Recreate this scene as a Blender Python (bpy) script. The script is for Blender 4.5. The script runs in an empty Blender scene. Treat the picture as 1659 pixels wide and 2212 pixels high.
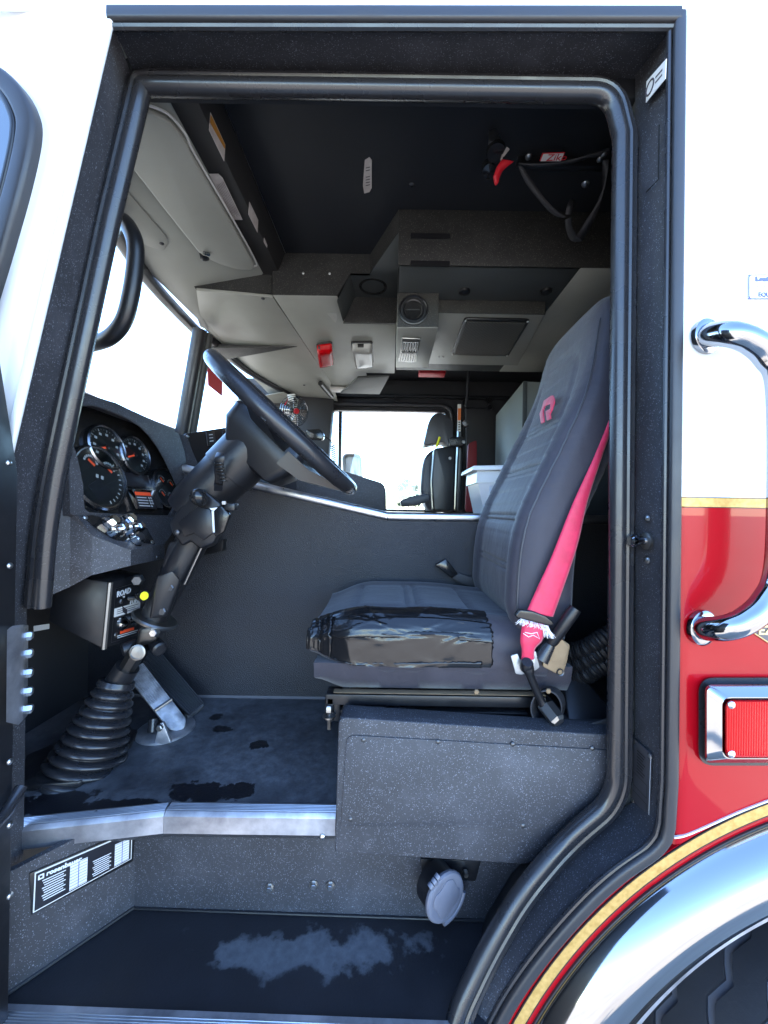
import bpy, bmesh, math, random
from mathutils import Vector, Matrix
random.seed(7)
R = math.radians
SC = bpy.context.scene
# ------------------------------------------------------------------ camera
F, CX, CY, CZ, D0, ROLL = 850.0, 845.0, 1100.0, 1.45, 0.70, 0.015
cam_d = bpy.data.cameras.new("camera"); cam = bpy.data.objects.new("camera", cam_d)
SC.collection.objects.link(cam); SC.camera = cam
cam_d.sensor_fit = 'VERTICAL'; cam_d.sensor_height = 36.0; cam_d.sensor_width = 27.0
cam_d.lens = F / 2212.0 * 36.0
cam_d.shift_x = -(CX - 829.5) / 2212.0; cam_d.shift_y = -(1106 - CY) / 2212.0
cam_d.clip_start = 0.02; cam_d.clip_end = 3000
cam.matrix_world = Matrix.Translation((0, -D0, CZ)) @ Matrix.Rotation(R(90), 4, 'X') @ Matrix.Rotation(ROLL, 4, 'Z')
# ------------------------------------------------------------------ light
SUN_EL, SUN_AZ = R(50), R(-12)          # azimuth measured from +Y (far side of the cab) towards +X (rear)
sd = Vector((math.sin(SUN_AZ) * math.cos(SUN_EL), math.cos(SUN_AZ) * math.cos(SUN_EL), math.sin(SUN_EL)))
W = bpy.data.worlds.new("World"); SC.world = W; W.use_nodes = True
nt = W.node_tree; bg = nt.nodes["Background"]
sky = nt.nodes.new("ShaderNodeTexSky"); sky.sky_type = 'NISHITA'; sky.sun_disc = False
sky.sun_elevation = SUN_EL; sky.sun_rotation = SUN_AZ; sky.air_density = 1.0; sky.dust_density = .0; sky.ozone_density = 5.0
nt.links.new(sky.outputs[0], bg.inputs[0]); bg.inputs[1].default_value = 0.15
sun_d = bpy.data.lights.new("sun", 'SUN'); sun_d.energy = 3.0; sun_d.angle = R(0.5); sun_d.color = (1, .95, .87)
sun = bpy.data.objects.new("sun", sun_d); SC.collection.objects.link(sun)
sun.rotation_euler = sd.to_track_quat('Z', 'Y').to_euler(); sun.location = (0, 0, 12)
SC.view_settings.view_transform = 'Standard'; SC.view_settings.look = 'None'
SC.view_settings.gamma = 1; SC.view_settings.use_curve_mapping = False
SC.view_settings.exposure = 3.25
SC.render.engine = 'CYCLES'
cy = SC.cycles; cy.use_denoising = True; cy.max_bounces = 10; cy.diffuse_bounces = 6; cy.glossy_bounces = 5
cy.transparent_max_bounces = 16; cy.transmission_bounces = 6; cy.sample_clamp_indirect = 6; cy.caustics_reflective = False; cy.caustics_refractive = False
# ------------------------------------------------------------------ pixel -> place helpers (photo pixels at 1659 x 2212)
_c, _s = math.cos(ROLL), math.sin(ROLL)
def uv(px, py):
    u, v = px - CX, py - CY
    return (u * _c + v * _s) / F, (-u * _s + v * _c) / F
def P(px, py, d):
    u, v = uv(px, py); return Vector((u * d, d - D0, CZ - v * d))
def PZ(px, py, z):
    u, v = uv(px, py); return P(px, py, (CZ - z) / v)
def PX(px, py, x):
    u, v = uv(px, py); return P(px, py, x / u)
def PY(px, py, y): return P(px, py, y + D0)
CAM = Vector((0, -D0, CZ))
class Plane:
    def __init__(s, a, b, c):
        s.o = Vector(a); s.n = (Vector(b) - s.o).cross(Vector(c) - s.o).normalized()
        if s.n.dot(CAM - s.o) < 0: s.n = -s.n
    def at(s, px, py, off=0):
        r = P(px, py, 1) - CAM
        o = s.o + s.n * off
        return CAM + r * ((o - CAM).dot(s.n) / r.dot(s.n))
# ------------------------------------------------------------------ object helpers
COL = SC.collection
def thing(name, label, cat, loc=(0, 0, 0), group=None):
    o = bpy.data.objects.new(name, None); COL.objects.link(o); o.location = loc; o.empty_display_size = .05
    o['label'] = label; o['category'] = cat
    if group: o['group'] = group
    return o
def tag(o, label, cat, group=None):
    o['label'] = label; o['category'] = cat
    if group: o['group'] = group
    return o
def root_loc(p):
    v = Vector((0, 0, 0))
    while p is not None: v += p.location; p = p.parent
    return v
def link(o, parent):
    COL.objects.link(o)
    if parent is not None:
        o.parent = parent; o.matrix_parent_inverse = Matrix.Translation(-parent.location) if parent.type == 'EMPTY' else Matrix()
    return o
def fin(name, bm, mat, parent=None, angle=38, recalc=True):
    if recalc: bmesh.ops.recalc_face_normals(bm, faces=bm.faces)
    me = bpy.data.meshes.new(name); bm.to_mesh(me); bm.free()
    if mat: me.materials.append(M[mat])
    if angle:
        me.shade_smooth(); me.set_sharp_from_angle(angle=R(angle))
    return link(bpy.data.objects.new(name, me), parent)
def geo(name, vs, fs, mat, parent=None, angle=38, recalc=True):
    bm = bmesh.new(); bv = [bm.verts.new(v) for v in vs]
    for f in fs:
        try: bm.faces.new([bv[i] for i in f])
        except ValueError: pass
    return fin(name, bm, mat, parent, angle, recalc)
def bevel(bm, w, seg=2, ang=30):
    if w <= 0: return
    bmesh.ops.recalc_face_normals(bm, faces=bm.faces)
    es = [e for e in bm.edges if len(e.link_faces) == 2 and e.calc_face_angle(0) > R(ang)]
    bmesh.ops.bevel(bm, geom=es, offset=w, segments=seg, profile=.5, affect='EDGES', clamp_overlap=True)
def box(name, x, y, z, mat, parent=None, bev=.003, seg=2):
    bm = bmesh.new(); vs = [bm.verts.new((x[i & 1], y[(i >> 1) & 1], z[(i >> 2) & 1])) for i in range(8)]
    for f in ((0, 1, 3, 2), (4, 6, 7, 5), (0, 4, 5, 1), (2, 3, 7, 6), (0, 2, 6, 4), (1, 5, 7, 3)): bm.faces.new([vs[i] for i in f])
    bevel(bm, bev, seg); return fin(name, bm, mat, parent)
def prism(name, poly, ext, mat, parent=None, bev=.002, seg=2, angle=38):
    ext = Vector(ext); bm = bmesh.new(); n = len(poly)
    a = [bm.verts.new(Vector(p)) for p in poly]; b = [bm.verts.new(Vector(p) + ext) for p in poly]
    bm.faces.new(a); bm.faces.new(b[::-1])
    for i in range(n): bm.faces.new((a[i], b[i], b[(i + 1) % n], a[(i + 1) % n]))
    bmesh.ops.recalc_face_normals(bm, faces=bm.faces)
    if bev > 0: bevel(bm, bev, seg)
    return fin(name, bm, mat, parent, angle)
def hexa(name, bot, top, mat, parent=None, bev=.002, seg=2):
    """closed solid between two polygons with as many corners"""
    bm = bmesh.new(); n = len(bot)
    a = [bm.verts.new(Vector(p)) for p in bot]; b = [bm.verts.new(Vector(p)) for p in top]
    bm.faces.new(a); bm.faces.new(b[::-1])
    for i in range(n): bm.faces.new((a[i], b[i], b[(i + 1) % n], a[(i + 1) % n]))
    bevel(bm, bev, seg); return fin(name, bm, mat, parent)
def catmull(pts, n=8, closed=False):
    pts = [Vector(p) for p in pts]; N = len(pts); out = []
    for i in range(N if closed else N - 1):
        g = (lambda k: pts[k % N]) if closed else (lambda k: pts[max(0, min(N - 1, k))])
        p0, p1, p2, p3 = g(i - 1), g(i), g(i + 1), g(i + 2)
        for j in range(n):
            t = j / n
            out.append(.5 * ((2 * p1) + (p2 - p0) * t + (2 * p0 - 5 * p1 + 4 * p2 - p3) * t * t + (3 * p1 - p0 - 3 * p2 + p3) * t ** 3))
    if not closed: out.append(pts[-1])
    return out
def loft(name, rings, mat, parent=None, cap=True, closed_path=False, angle=38):
    n = len(rings[0]); vs = [v for r in rings for v in r]; fs = []
    m = len(rings)
    for i in range(m if closed_path else m - 1):
        k = (i + 1) % m
        for j in range(n): fs.append((i * n + j, i * n + (j + 1) % n, k * n + (j + 1) % n, k * n + j))
    if cap and not closed_path: fs.append(tuple(range(n - 1, -1, -1))); fs.append(tuple(range((m - 1) * n, m * n)))
    return geo(name, vs, fs, mat, parent, angle)
def tube(name, pts, r, mat, parent=None, seg=12, closed=False, cap=True):
    pts = [Vector(p) for p in pts]; N = len(pts); rings = []
    rr = r if isinstance(r, (list, tuple)) else [r] * N
    t0 = (pts[1] - pts[0]).normalized(); nrm = t0.orthogonal().normalized()
    for i, p in enumerate(pts):
        a = pts[(i - 1) % N] if (closed or i > 0) else p; b = pts[(i + 1) % N] if (closed or i < N - 1) else p
        t = (b - a).normalized(); nrm = (nrm - t * nrm.dot(t)).normalized(); bn = t.cross(nrm)
        rings.append([p + (nrm * math.cos(2 * math.pi * k / seg) + bn * math.sin(2 * math.pi * k / seg)) * rr[i] for k in range(seg)])
    return loft(name, rings, mat, parent, cap, closed)
def frame(n, up=(0, 0, 1)):
    n = Vector(n).normalized(); up = Vector(up)
    x = up.cross(n)
    if x.length < 1e-4: x = Vector((1, 0, 0))
    x.normalize(); return x, n.cross(x).normalized(), n      # right, up, out
def lathe(name, o, ax, prof, mat, parent=None, seg=28, cap=True, sx=1, sy=1, angle=38, up=(0, 0, 1)):
    """prof: (distance along axis, radius)"""
    x, y, n = frame(ax, up); o = Vector(o)
    return loft(name, [[o + n * h + x * (math.cos(2 * math.pi * k / seg) * r * sx) + y * (math.sin(2 * math.pi * k / seg) * r * sy) for k in range(seg)] for h, r in prof], mat, parent, cap, angle=angle)
def bolt(o, n, r, mat='bolt', parent=None, name='bolt', h=None, seg=6):
    h = h or r * .8
    return lathe(name, Vector(o) - Vector(n).normalized() * .001, n, [(0, r), (h * .75, r), (h, r * .75), (h, .0005)], mat, parent, seg, cap=False)
def screw(o, n, r, mat='bolt', parent=None, name='screw'):
    return lathe(name, Vector(o) - Vector(n).normalized() * .001, n, [(0, r), (r * .3, r * .95), (r * .55, r * .65), (r * .65, .0004)], mat, parent, 12, cap=False)
def round_path(pts, rad, n=7):
    """2D polyline with rounded corners; rad list or number"""
    out = []; N = len(pts)
    for i, p in enumerate(pts):
        p = Vector(p); r = rad[i] if isinstance(rad, (list, tuple)) else rad
        if i in (0, N - 1) or r <= 0: out.append(p); continue
        a = (Vector(pts[i - 1]) - p); b = (Vector(pts[i + 1]) - p)
        q = min(r, a.length * .48, b.length * .48)
        p0 = p + a.normalized() * q; p1 = p + b.normalized() * q
        for k in range(n + 1):
            t = k / n; out.append(p0 * (1 - t) ** 2 + p * 2 * t * (1 - t) + p1 * t * t)
    return out
def round_poly(pts, rad, n=5):
    out = []; N = len(pts)
    for i, p in enumerate(pts):
        p = Vector(p); r = rad[i] if isinstance(rad, (list, tuple)) else rad
        if r <= 0: out.append(p); continue
        a = (Vector(pts[i - 1]) - p); b = (Vector(pts[(i + 1) % N]) - p)
        q = min(r, a.length * .48, b.length * .48)
        p0 = p + a.normalized() * q; p1 = p + b.normalized() * q
        for k in range(n + 1):
            t = k / n; out.append(p0 * (1 - t) ** 2 + p * 2 * t * (1 - t) + p1 * t * t)
    return out
def sweep(name, pts, prof, mat, parent=None, side=(0, 1, 0), closed_prof=True, cap=True, angle=38):
    """sweep a profile (n, s) along 3D points; s along `side`, n = tangent x side (mitred)"""
    pts = [Vector(p) for p in pts]; N = len(pts); side = Vector(side).normalized(); rings = []
    for i, p in enumerate(pts):
        ta = (p - pts[i - 1]).normalized() if i > 0 else None; tb = (pts[i + 1] - p).normalized() if i < N - 1 else None
        ta = ta or tb; tb = tb or ta
        na = ta.cross(side).normalized(); nb = tb.cross(side).normalized(); n = (na + nb).normalized(); n = n / max(.35, n.dot(na))
        rings.append([p + n * a + side * b for a, b in prof])
    if closed_prof: return loft(name, rings, mat, parent, cap, angle=angle)
    k = len(prof); vs = [v for r in rings for v in r]
    return geo(name, vs, [(i * k + j, i * k + j + 1, (i + 1) * k + j + 1, (i + 1) * k + j) for i in range(N - 1) for j in range(k - 1)], mat, parent, angle)
def rprof(w, h, r=.004, n=3, ox=0, oy=0):
    out = []
    for sx, sy, a0 in ((1, 1, 0), (-1, 1, 90), (-1, -1, 180), (1, -1, 270)):
        for k in range(n + 1):
            a = R(a0 + 90 * k / n); out.append((ox + sx * (w / 2 - r) + math.cos(a) * r, oy + sy * (h / 2 - r) + math.sin(a) * r))
    return out
def cprof(r, n=12, ox=0, oy=0, sx=1, sy=1):
    return [(ox + math.cos(2 * math.pi * k / n) * r * sx, oy + math.sin(2 * math.pi * k / n) * r * sy) for k in range(n)]
def text(name, s, o, xd, ud, size, mat, parent=None, align='CENTER', ext=.0004, bold=0, squeeze=1):
    cu = bpy.data.curves.new(name, 'FONT'); cu.body = s; cu.size = size; cu.align_x = align; cu.align_y = 'CENTER'; cu.extrude = ext; cu.offset = bold
    cu.resolution_u = 2
    t = bpy.data.objects.new(name, cu); COL.objects.link(t)
    xd = Vector(xd).normalized(); ud = Vector(ud); ud = (ud - xd * ud.dot(xd)).normalized(); n = xd.cross(ud)
    dg = bpy.context.evaluated_depsgraph_get(); me = bpy.data.meshes.new_from_object(t.evaluated_get(dg))
    bpy.data.objects.remove(t); me.name = name
    mt = Matrix((xd * squeeze, ud, n)).transposed().to_4x4(); mt.translation = Vector(o)
    me.transform(mt); me.materials.clear(); me.materials.append(M[mat])
    return link(bpy.data.objects.new(name, me), parent)
def lines(name, quads, mat, parent, off=(0, 0, 0)):
    """flat print made of many small quads, one mesh"""
    vs = []; fs = []; off = Vector(off)
    for q in quads:
        fs.append(tuple(range(len(vs), len(vs) + 4))); vs += [Vector(p) + off for p in q]
    o = geo(name, vs, fs, mat, parent, angle=0, recalc=False)
    if len(quads) > 1: o['kind'] = 'stuff'
    return o
def quadgrid(o, xd, ud, rects):
    """rects (x, y, w, h) in metres in a plane"""
    o = Vector(o); xd = Vector(xd).normalized(); ud = Vector(ud).normalized()
    return [[o + xd * x + ud * y, o + xd * (x + w) + ud * y, o + xd * (x + w) + ud * (y + h), o + xd * x + ud * (y + h)] for x, y, w, h in rects]
# ------------------------------------------------------------------ materials
M = {}
def mat(name, col, rough=.5, metal=0, spec=.5, coat=0, coat_r=.05, sheen=0, build=None):
    m = bpy.data.materials.new(name); m.use_nodes = True; nt = m.node_tree; b = nt.nodes["Principled BSDF"]
    b.inputs["Base Color"].default_value = (*col, 1) if len(col) == 3 else col
    b.inputs["Roughness"].default_value = rough; b.inputs["Metallic"].default_value = metal
    b.inputs["Specular IOR Level"].default_value = spec; b.inputs["Coat Weight"].default_value = coat; b.inputs["Coat Roughness"].default_value = coat_r
    b.inputs["Sheen Weight"].default_value = sheen
    if build: build(nt, b)
    M[name] = m; return m
def N(nt, t, **k):
    n = nt.nodes.new("ShaderNode" + t)
    for a, v in k.items():
        if a.startswith('i_'): n.inputs[a[2:].replace('_', ' ')].default_value = v
        else: setattr(n, a, v)
    return n
def coords(nt, scale=(1, 1, 1)):
    tc = N(nt, "TexCoord"); mp = N(nt, "Mapping"); mp.inputs["Scale"].default_value = scale
    nt.links.new(tc.outputs["Object"], mp.inputs[0]); return mp.outputs[0]
def noise(nt, co, s, d=4, r=.55):
    n = N(nt, "TexNoise"); n.inputs["Scale"].default_value = s; n.inputs["Detail"].default_value = d; n.inputs["Roughness"].default_value = r
    nt.links.new(co, n.inputs["Vector"]); return n.outputs["Fac"]
def ramp(nt, fac, stops):
    r = N(nt, "ValToRGB"); e = r.color_ramp.elements
    while len(e) < len(stops): e.new(.5)
    for k, (p, c) in enumerate(stops): e[k].position = p; e[k].color = (*c, 1) if not isinstance(c, (int, float)) else (c, c, c, 1)
    nt.links.new(fac, r.inputs[0]); return r.outputs[0]
def mixc(nt, f, a, b):
    m = N(nt, "Mix", data_type='RGBA')
    for s, v in ((m.inputs[0], f), (m.inputs[6], a), (m.inputs[7], b)):
        if hasattr(v, 'is_linked') or hasattr(v, 'links'): nt.links.new(v, s)
        elif isinstance(v, (int, float)): s.default_value = v if s.type == 'VALUE' else (v, v, v, 1)
        else: s.default_value = (*v, 1)
    return m.outputs[2]
def bump(nt, b, h, st=.3, dist=.002):
    n = N(nt, "Bump"); n.inputs["Strength"].default_value = st; n.inputs["Distance"].default_value = dist
    nt.links.new(h, n.inputs["Height"]); nt.links.new(n.outputs[0], b.inputs["Normal"]); return n
def flecks(nt, co, scale, thr, rad):
    v = N(nt, "TexVoronoi"); v.inputs["Scale"].default_value = scale; nt.links.new(co, v.inputs["Vector"])
    sep = N(nt, "SeparateColor"); nt.links.new(v.outputs["Color"], sep.inputs[0])
    a = N(nt, "Math", operation='GREATER_THAN'); a.inputs[1].default_value = thr; nt.links.new(sep.outputs[0], a.inputs[0])
    b = N(nt, "Math", operation='LESS_THAN'); b.inputs[1].default_value = rad; nt.links.new(v.outputs["Distance"], b.inputs[0])
    c = N(nt, "Math", operation='MULTIPLY'); nt.links.new(a.outputs[0], c.inputs[0]); nt.links.new(b.outputs[0], c.inputs[1])
    return c.outputs[0], v.outputs["Distance"]
def speckle(base, fleck, scale=430, thr=.74, rad=.34, big=.975):
    def f(nt, b):
        co = coords(nt); wob = N(nt, "TexNoise"); wob.inputs["Scale"].default_value = 190; nt.links.new(co, wob.inputs["Vector"])
        ad = N(nt, "MixRGB", blend_type='ADD'); ad.inputs[0].default_value = .006; nt.links.new(co, ad.inputs[1]); nt.links.new(wob.outputs["Color"], ad.inputs[2])
        f1, _ = flecks(nt, ad.outputs[0], scale, thr, rad); f2, _ = flecks(nt, ad.outputs[0], scale * .52, big, .24)
        mx = N(nt, "Math", operation='MAXIMUM'); nt.links.new(f1, mx.inputs[0]); nt.links.new(f2, mx.inputs[1])
        n1 = noise(nt, co, 6, 3); bc = ramp(nt, n1, [(.3, tuple(c * .75 for c in base)), (.75, tuple(c * 1.3 for c in base))])
        fc = mixc(nt, noise(nt, co, 320, 1), tuple(c * .45 for c in fleck), fleck)
        dust = ramp(nt, noise(nt, co, 9, 8, .68), [(.52, 0), (.80, .55)]); bc = mixc(nt, dust, bc, tuple(min(.3, c * 2.6) for c in base))
        nt.links.new(mixc(nt, mx.outputs[0], bc, fc), b.inputs["Base Color"])
        bump(nt, b, noise(nt, co, 260, 3, .7), .55, .0016)
    return f
def grain(scale, st=.3, dist=.001, vary=None, vs=5):
    def f(nt, b):
        co = coords(nt); bump(nt, b, noise(nt, co, scale, 4, .65), st, dist)
        if vary: nt.links.new(ramp(nt, noise(nt, co, vs, 5), [(.3, vary[0]), (.7, vary[1])]), b.inputs["Base Color"])
    return f
def rough_var(lo, hi, s=8, bst=0, bs=200):
    def f(nt, b):
        co = coords(nt); nt.links.new(ramp(nt, noise(nt, co, s, 5), [(.3, lo), (.7, hi)]), b.inputs["Roughness"])
        if bst: bump(nt, b, noise(nt, co, bs, 3), bst, .0006)
    return f
mat('liner', (.030, .031, .036), .55, build=speckle((.038, .039, .046), (.25, .265, .31)))
mat('liner_fine', (.030, .030, .031), .6, build=speckle((.020, .0195, .018), (.13, .12, .105), 330, .74, .36, .98))
mat('rubber', (.020, .020, .023), .28, spec=.6, build=rough_var(.20, .36, 14, .12, 60))
mat('trim_black', (.024, .024, .027), .38, build=rough_var(.3, .5, 10, .1, 120))
mat('white_paint', (.78, .79, .80), .25, coat=.4, coat_r=.03)
mat('red_paint', (.36, .002, .008), .3, spec=.15, coat=.48, coat_r=.015)
mat('gold', (.62, .36, .10), .42, metal=.35, build=grain(260, .12, .0008, ((.50, .28, .07), (.72, .45, .15)), 90))
mat('thin_black', (.012, .012, .012), .4)
mat('chrome', (.34, .35, .37), .06, metal=1, build=rough_var(.05, .12, 10))
mat('aluminium', (.62, .63, .66), .34, metal=1, build=rough_var(.26, .48, 30, .25, 90))
mat('dirty_aluminium', (.62, .63, .66), .42, metal=.85, build=lambda nt, b: (grain(180, .3, .0008, ((.30, .30, .33), (.64, .64, .68)), 18)(nt, b)))
mat('steel', (.30, .29, .28), .38, metal=1)
mat('bolt', (.66, .66, .66), .28, metal=1)
mat('steel_dark', (.13, .125, .12), .4, metal=1); mat('dark_bolt', (.10, .10, .105), .4, metal=.8)
mat('plastic', (.010, .010, .012), .32, build=grain(420, .22, .0006))
mat('plastic_rough', (.010, .010, .012), .36, build=grain(300, .35, .0008))
mat('metal_black', (.011, .011, .013), .3, build=rough_var(.28, .5, 20))
mat('gloss_black', (.012, .012, .013), .16)
mat('ceiling_vinyl', (.006, .007, .010), .62, build=grain(300, .2, .0006))
mat('headliner', (.33, .335, .30), .42, build=grain(520, .16, .0005, ((.29, .295, .262), (.36, .365, .33)), 3))
mat('headliner_dark', (.055, .060, .060), .5, build=grain(500, .16, .0005))
def cloth_b(nt, b):
    co = coords(nt); nt.links.new(ramp(nt, noise(nt, co, 7, 6), [(.3, (.026, .023, .033)), (.7, (.038, .034, .046))]), b.inputs["Base Color"])
    ad = N(nt, "Math", operation='MULTIPLY_ADD'); nt.links.new(noise(nt, coords(nt, (9, 14, 7)), 1.6, 4, .55), ad.inputs[0]); ad.inputs[1].default_value = 6.0; nt.links.new(noise(nt, co, 800, 2), ad.inputs[2])
    bump(nt, b, ad.outputs[0], .5, .0011)
mat('seat_cloth', (.032, .028, .038), .6, sheen=.2, build=cloth_b)
mat('seat_vinyl', (.030, .031, .040), .42, sheen=.2, build=grain(700, .22, .0005))
def tape_b(nt, b):
    bump(nt, b, noise(nt, coords(nt, (14, 14, 20)), 1.8, 3, .5), .22, .005)
mat('tape', (.008, .008, .009), .19, spec=.5, build=tape_b)
mat('belt_red', (.66, .018, .075), .5, sheen=.3, build=grain(420, .5, .0012, ((.56, .014, .06), (.72, .024, .09)), 40))
mat('red_cloth', (.55, .010, .022), .5)
mat('thread', (.82, .78, .80), .7)
mat('webbing', (.030, .030, .034), .6, build=lambda nt, b: bump(nt, b, noise(nt, coords(nt, (8, 1, 1)), 160, 2), .6, .001))
mat('tan_metal', (.25, .17, .095), .5, metal=.25, build=grain(60, .15, .0005, ((.19, .13, .075), (.29, .205, .12)), 22))
def tunnel_b(nt, b):
    co = coords(nt); v = N(nt, "TexVoronoi"); v.inputs["Scale"].default_value = 340; nt.links.new(co, v.inputs["Vector"])
    bump(nt, b, v.outputs["Distance"], .8, .0016)
    nt.links.new(ramp(nt, noise(nt, co, 4, 4), [(.3, (.014, .015, .020)), (.75, (.026, .028, .036))]), b.inputs["Base Color"])
mat('tunnel_vinyl', (.026, .027, .033), .47, build=tunnel_b)
def floor_b(nt, b):
    co = coords(nt); d1 = noise(nt, co, 5.5, 8, .62); d2 = noise(nt, co, 38, 5, .7)
    ds = N(nt, "Math", operation='MULTIPLY'); nt.links.new(ramp(nt, d1, [(.30, .12), (.58, 1)]), ds.inputs[0]); nt.links.new(ramp(nt, d2, [(.30, .35), (.62, 1)]), ds.inputs[1])
    dust = mixc(nt, ds.outputs[0], (.020, .021, .025), (.135, .138, .150))
    # wet boot prints: a handful of irregular patches on the mat
    tot = None
    for (cx, cy_, rx, ry) in WET:
        mp = N(nt, "Mapping"); mp.inputs["Location"].default_value = (-cx / rx, -cy_ / ry, 0); mp.inputs["Scale"].default_value = (1 / rx, 1 / ry, 0)
        nt.links.new(co, mp.inputs[0]); ln = N(nt, "VectorMath", operation='LENGTH'); nt.links.new(mp.outputs[0], ln.inputs[0])
        if tot is None: tot = ln.outputs["Value"]
        else:
            mn = N(nt, "Math", operation='MINIMUM'); nt.links.new(tot, mn.inputs[0]); nt.links.new(ln.outputs["Value"], mn.inputs[1]); tot = mn.outputs[0]
    ad = N(nt, "Math", operation='MULTIPLY_ADD'); nt.links.new(noise(nt, co, 30, 6, .65), ad.inputs[0]); ad.inputs[1].default_value = 2.5; nt.links.new(tot, ad.inputs[2])
    wet = ramp(nt, ad.outputs[0], [(.0, 1), (1.0, 0)]); wr = N(nt, "Math", operation='LESS_THAN'); wr.inputs[1].default_value = 2.12; nt.links.new(ad.outputs[0], wr.inputs[0])
    nt.links.new(mixc(nt, wr.outputs[0], dust, (.010, .010, .013)), b.inputs["Base Color"])
    nt.links.new(mixc(nt, wr.outputs[0], ramp(nt, ds.outputs[0], [(0, .38), (1, .62)]), .30), b.inputs["Roughness"])
    bump(nt, b, noise(nt, co, 180, 4, .7), .35, .001)
WET = []
ZF, ZS, ZC, ZG = .79, .53, 2.45, -.45
for (px, py, rx, ry) in ((430, 1712, .075, .045), (505, 1708, .060, .040), (466, 1548, .022, .022), (478, 1575, .035, .018), (560, 1610, .026, .022), (250, 1745, .14, .03), (120, 1740, .10, .05)):
    c = PZ(px, py, ZF); WET.append((c.x, c.y, rx, ry))
mat('floor_mat', (.03, .03, .035), .5, build=floor_b)
def step_b(nt, b):
    co = coords(nt); c = PZ(690, 2055, ZS)
    mp = N(nt, "Mapping"); mp.inputs["Location"].default_value = (-c.x / .36, -c.y / .06, 0); mp.inputs["Scale"].default_value = (1 / .36, 1 / .06, 0); mp.inputs["Rotation"].default_value = (0, 0, 0)
    nt.links.new(co, mp.inputs[0]); ln = N(nt, "VectorMath", operation='LENGTH'); nt.links.new(mp.outputs[0], ln.inputs[0])
    ad = N(nt, "Math", operation='MULTIPLY_ADD'); nt.links.new(noise(nt, co, 15, 6, .6), ad.inputs[0]); ad.inputs[1].default_value = 2.6; nt.links.new(ln.outputs["Value"], ad.inputs[2])
    msk = ramp(nt, N_div(nt, ad.outputs[0], 4.0), [(.43, 1), (.495, 0)])
    dust = mixc(nt, noise(nt, co, 60, 4), (.045, .047, .054), (.15, .153, .165))
    nt.links.new(mixc(nt, msk, mixc(nt, noise(nt, co, 12, 6), (.011, .011, .013), (.022, .022, .027)), dust), b.inputs["Base Color"])
    nt.links.new(mixc(nt, msk, .40, .65), b.inputs["Roughness"])
    bump(nt, b, noise(nt, co, 200, 4, .7), .4, .0012)
def N_div(nt, s, k):
    d = N(nt, "Math", operation='DIVIDE'); nt.links.new(s, d.inputs[0]); d.inputs[1].default_value = k; return d.outputs[0]
mat('step_mat', (.02, .02, .023), .5, build=step_b)
def ground_b(nt, b):
    co = coords(nt); nt.links.new(ramp(nt, noise(nt, co, .6, 8, .6), [(.3, (.27, .23, .185)), (.7, (.40, .35, .29))]), b.inputs["Base Color"])
    bump(nt, b, noise(nt, co, 20, 6), .3, .02)
mat('ground_mat', (.38, .3, .22), .9, build=ground_b)
def glass_mat(name, tint=(.92, .96, .96), rough=.0, base=.06):
    m = bpy.data.materials.new(name); m.use_nodes = True; nt = m.node_tree; nt.nodes.remove(nt.nodes["Principled BSDF"])
    t = N(nt, "BsdfTransparent"); t.inputs[0].default_value = (*tint, 1); g = N(nt, "BsdfGlossy"); g.inputs["Roughness"].default_value = rough
    gm = N(nt, "NewGeometry"); dt = N(nt, "VectorMath", operation='DOT_PRODUCT'); nt.links.new(gm.outputs["Normal"], dt.inputs[0]); nt.links.new(gm.outputs["Incoming"], dt.inputs[1])
    ab = N(nt, "Math", operation='ABSOLUTE'); nt.links.new(dt.outputs["Value"], ab.inputs[0]); iv = N(nt, "Math", operation='SUBTRACT'); iv.inputs[0].default_value = 1; nt.links.new(ab.outputs[0], iv.inputs[1])
    pw = N(nt, "Math", operation='POWER'); nt.links.new(iv.outputs[0], pw.inputs[0]); pw.inputs[1].default_value = 4.0; fr = N(nt, "Math", operation='MULTIPLY_ADD'); nt.links.new(pw.outputs[0], fr.inputs[0]); fr.inputs[1].default_value = .9; fr.inputs[2].default_value = base; mx = N(nt, "MixShader"); nt.links.new(fr.outputs[0], mx.inputs[0]); nt.links.new(t.outputs[0], mx.inputs[1]); nt.links.new(g.outputs[0], mx.inputs[2])
    nt.links.new(mx.outputs[0], nt.nodes["Material Output"].inputs[0]); M[name] = m
glass_mat('glass'); glass_mat('tinted_glass', (.06, .07, .08), base=.22)
mat('lens_red', (.42, .002, .006), .12, spec=.12, coat=.06, build=lambda nt, b: (lambda w: (nt.links.new(coords(nt), w.inputs["Vector"]), bump(nt, b, w.outputs["Fac"], .35, .0015), nt.links.new(ramp(nt, w.outputs["Fac"], [(.2, (.40, .001, .004)), (.8, (.58, .004, .008))]), b.inputs["Base Color"])))(N(nt, "TexWave", i_Scale=75.0)))
mat('lens_clear', (.85, .85, .82), .12, build=lambda nt, b: setattr(b.inputs["Transmission Weight"], 'default_value', .55))
mat('white_plastic', (.78, .80, .83), .3); mat('label_white', (.70, .69, .66), .5); mat('label_dirty', (.52, .47, .44), .55, build=grain(300, .05, .0003, ((.40, .35, .33), (.56, .52, .49)), 30))
mat('label_black', (.012, .012, .016), .3); mat('label_grey', (.10, .10, .115), .35, metal=.5); mat('print_dark', (.07, .06, .07), .6); mat('print_white', (.70, .72, .74), .5)
mat('orange', (.72, .16, .03), .5); mat('amber', (.46, .20, .03), .5); mat('needle', (.95, .10, .03), .4); mat('yellow', (.85, .80, .03), .35)
mat('dial', (.010, .010, .011), .35); mat('grey_plastic', (.15, .155, .19), .42, build=grain(90, .1, .0006, ((.13, .135, .17), (.17, .175, .21)), 14))
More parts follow.
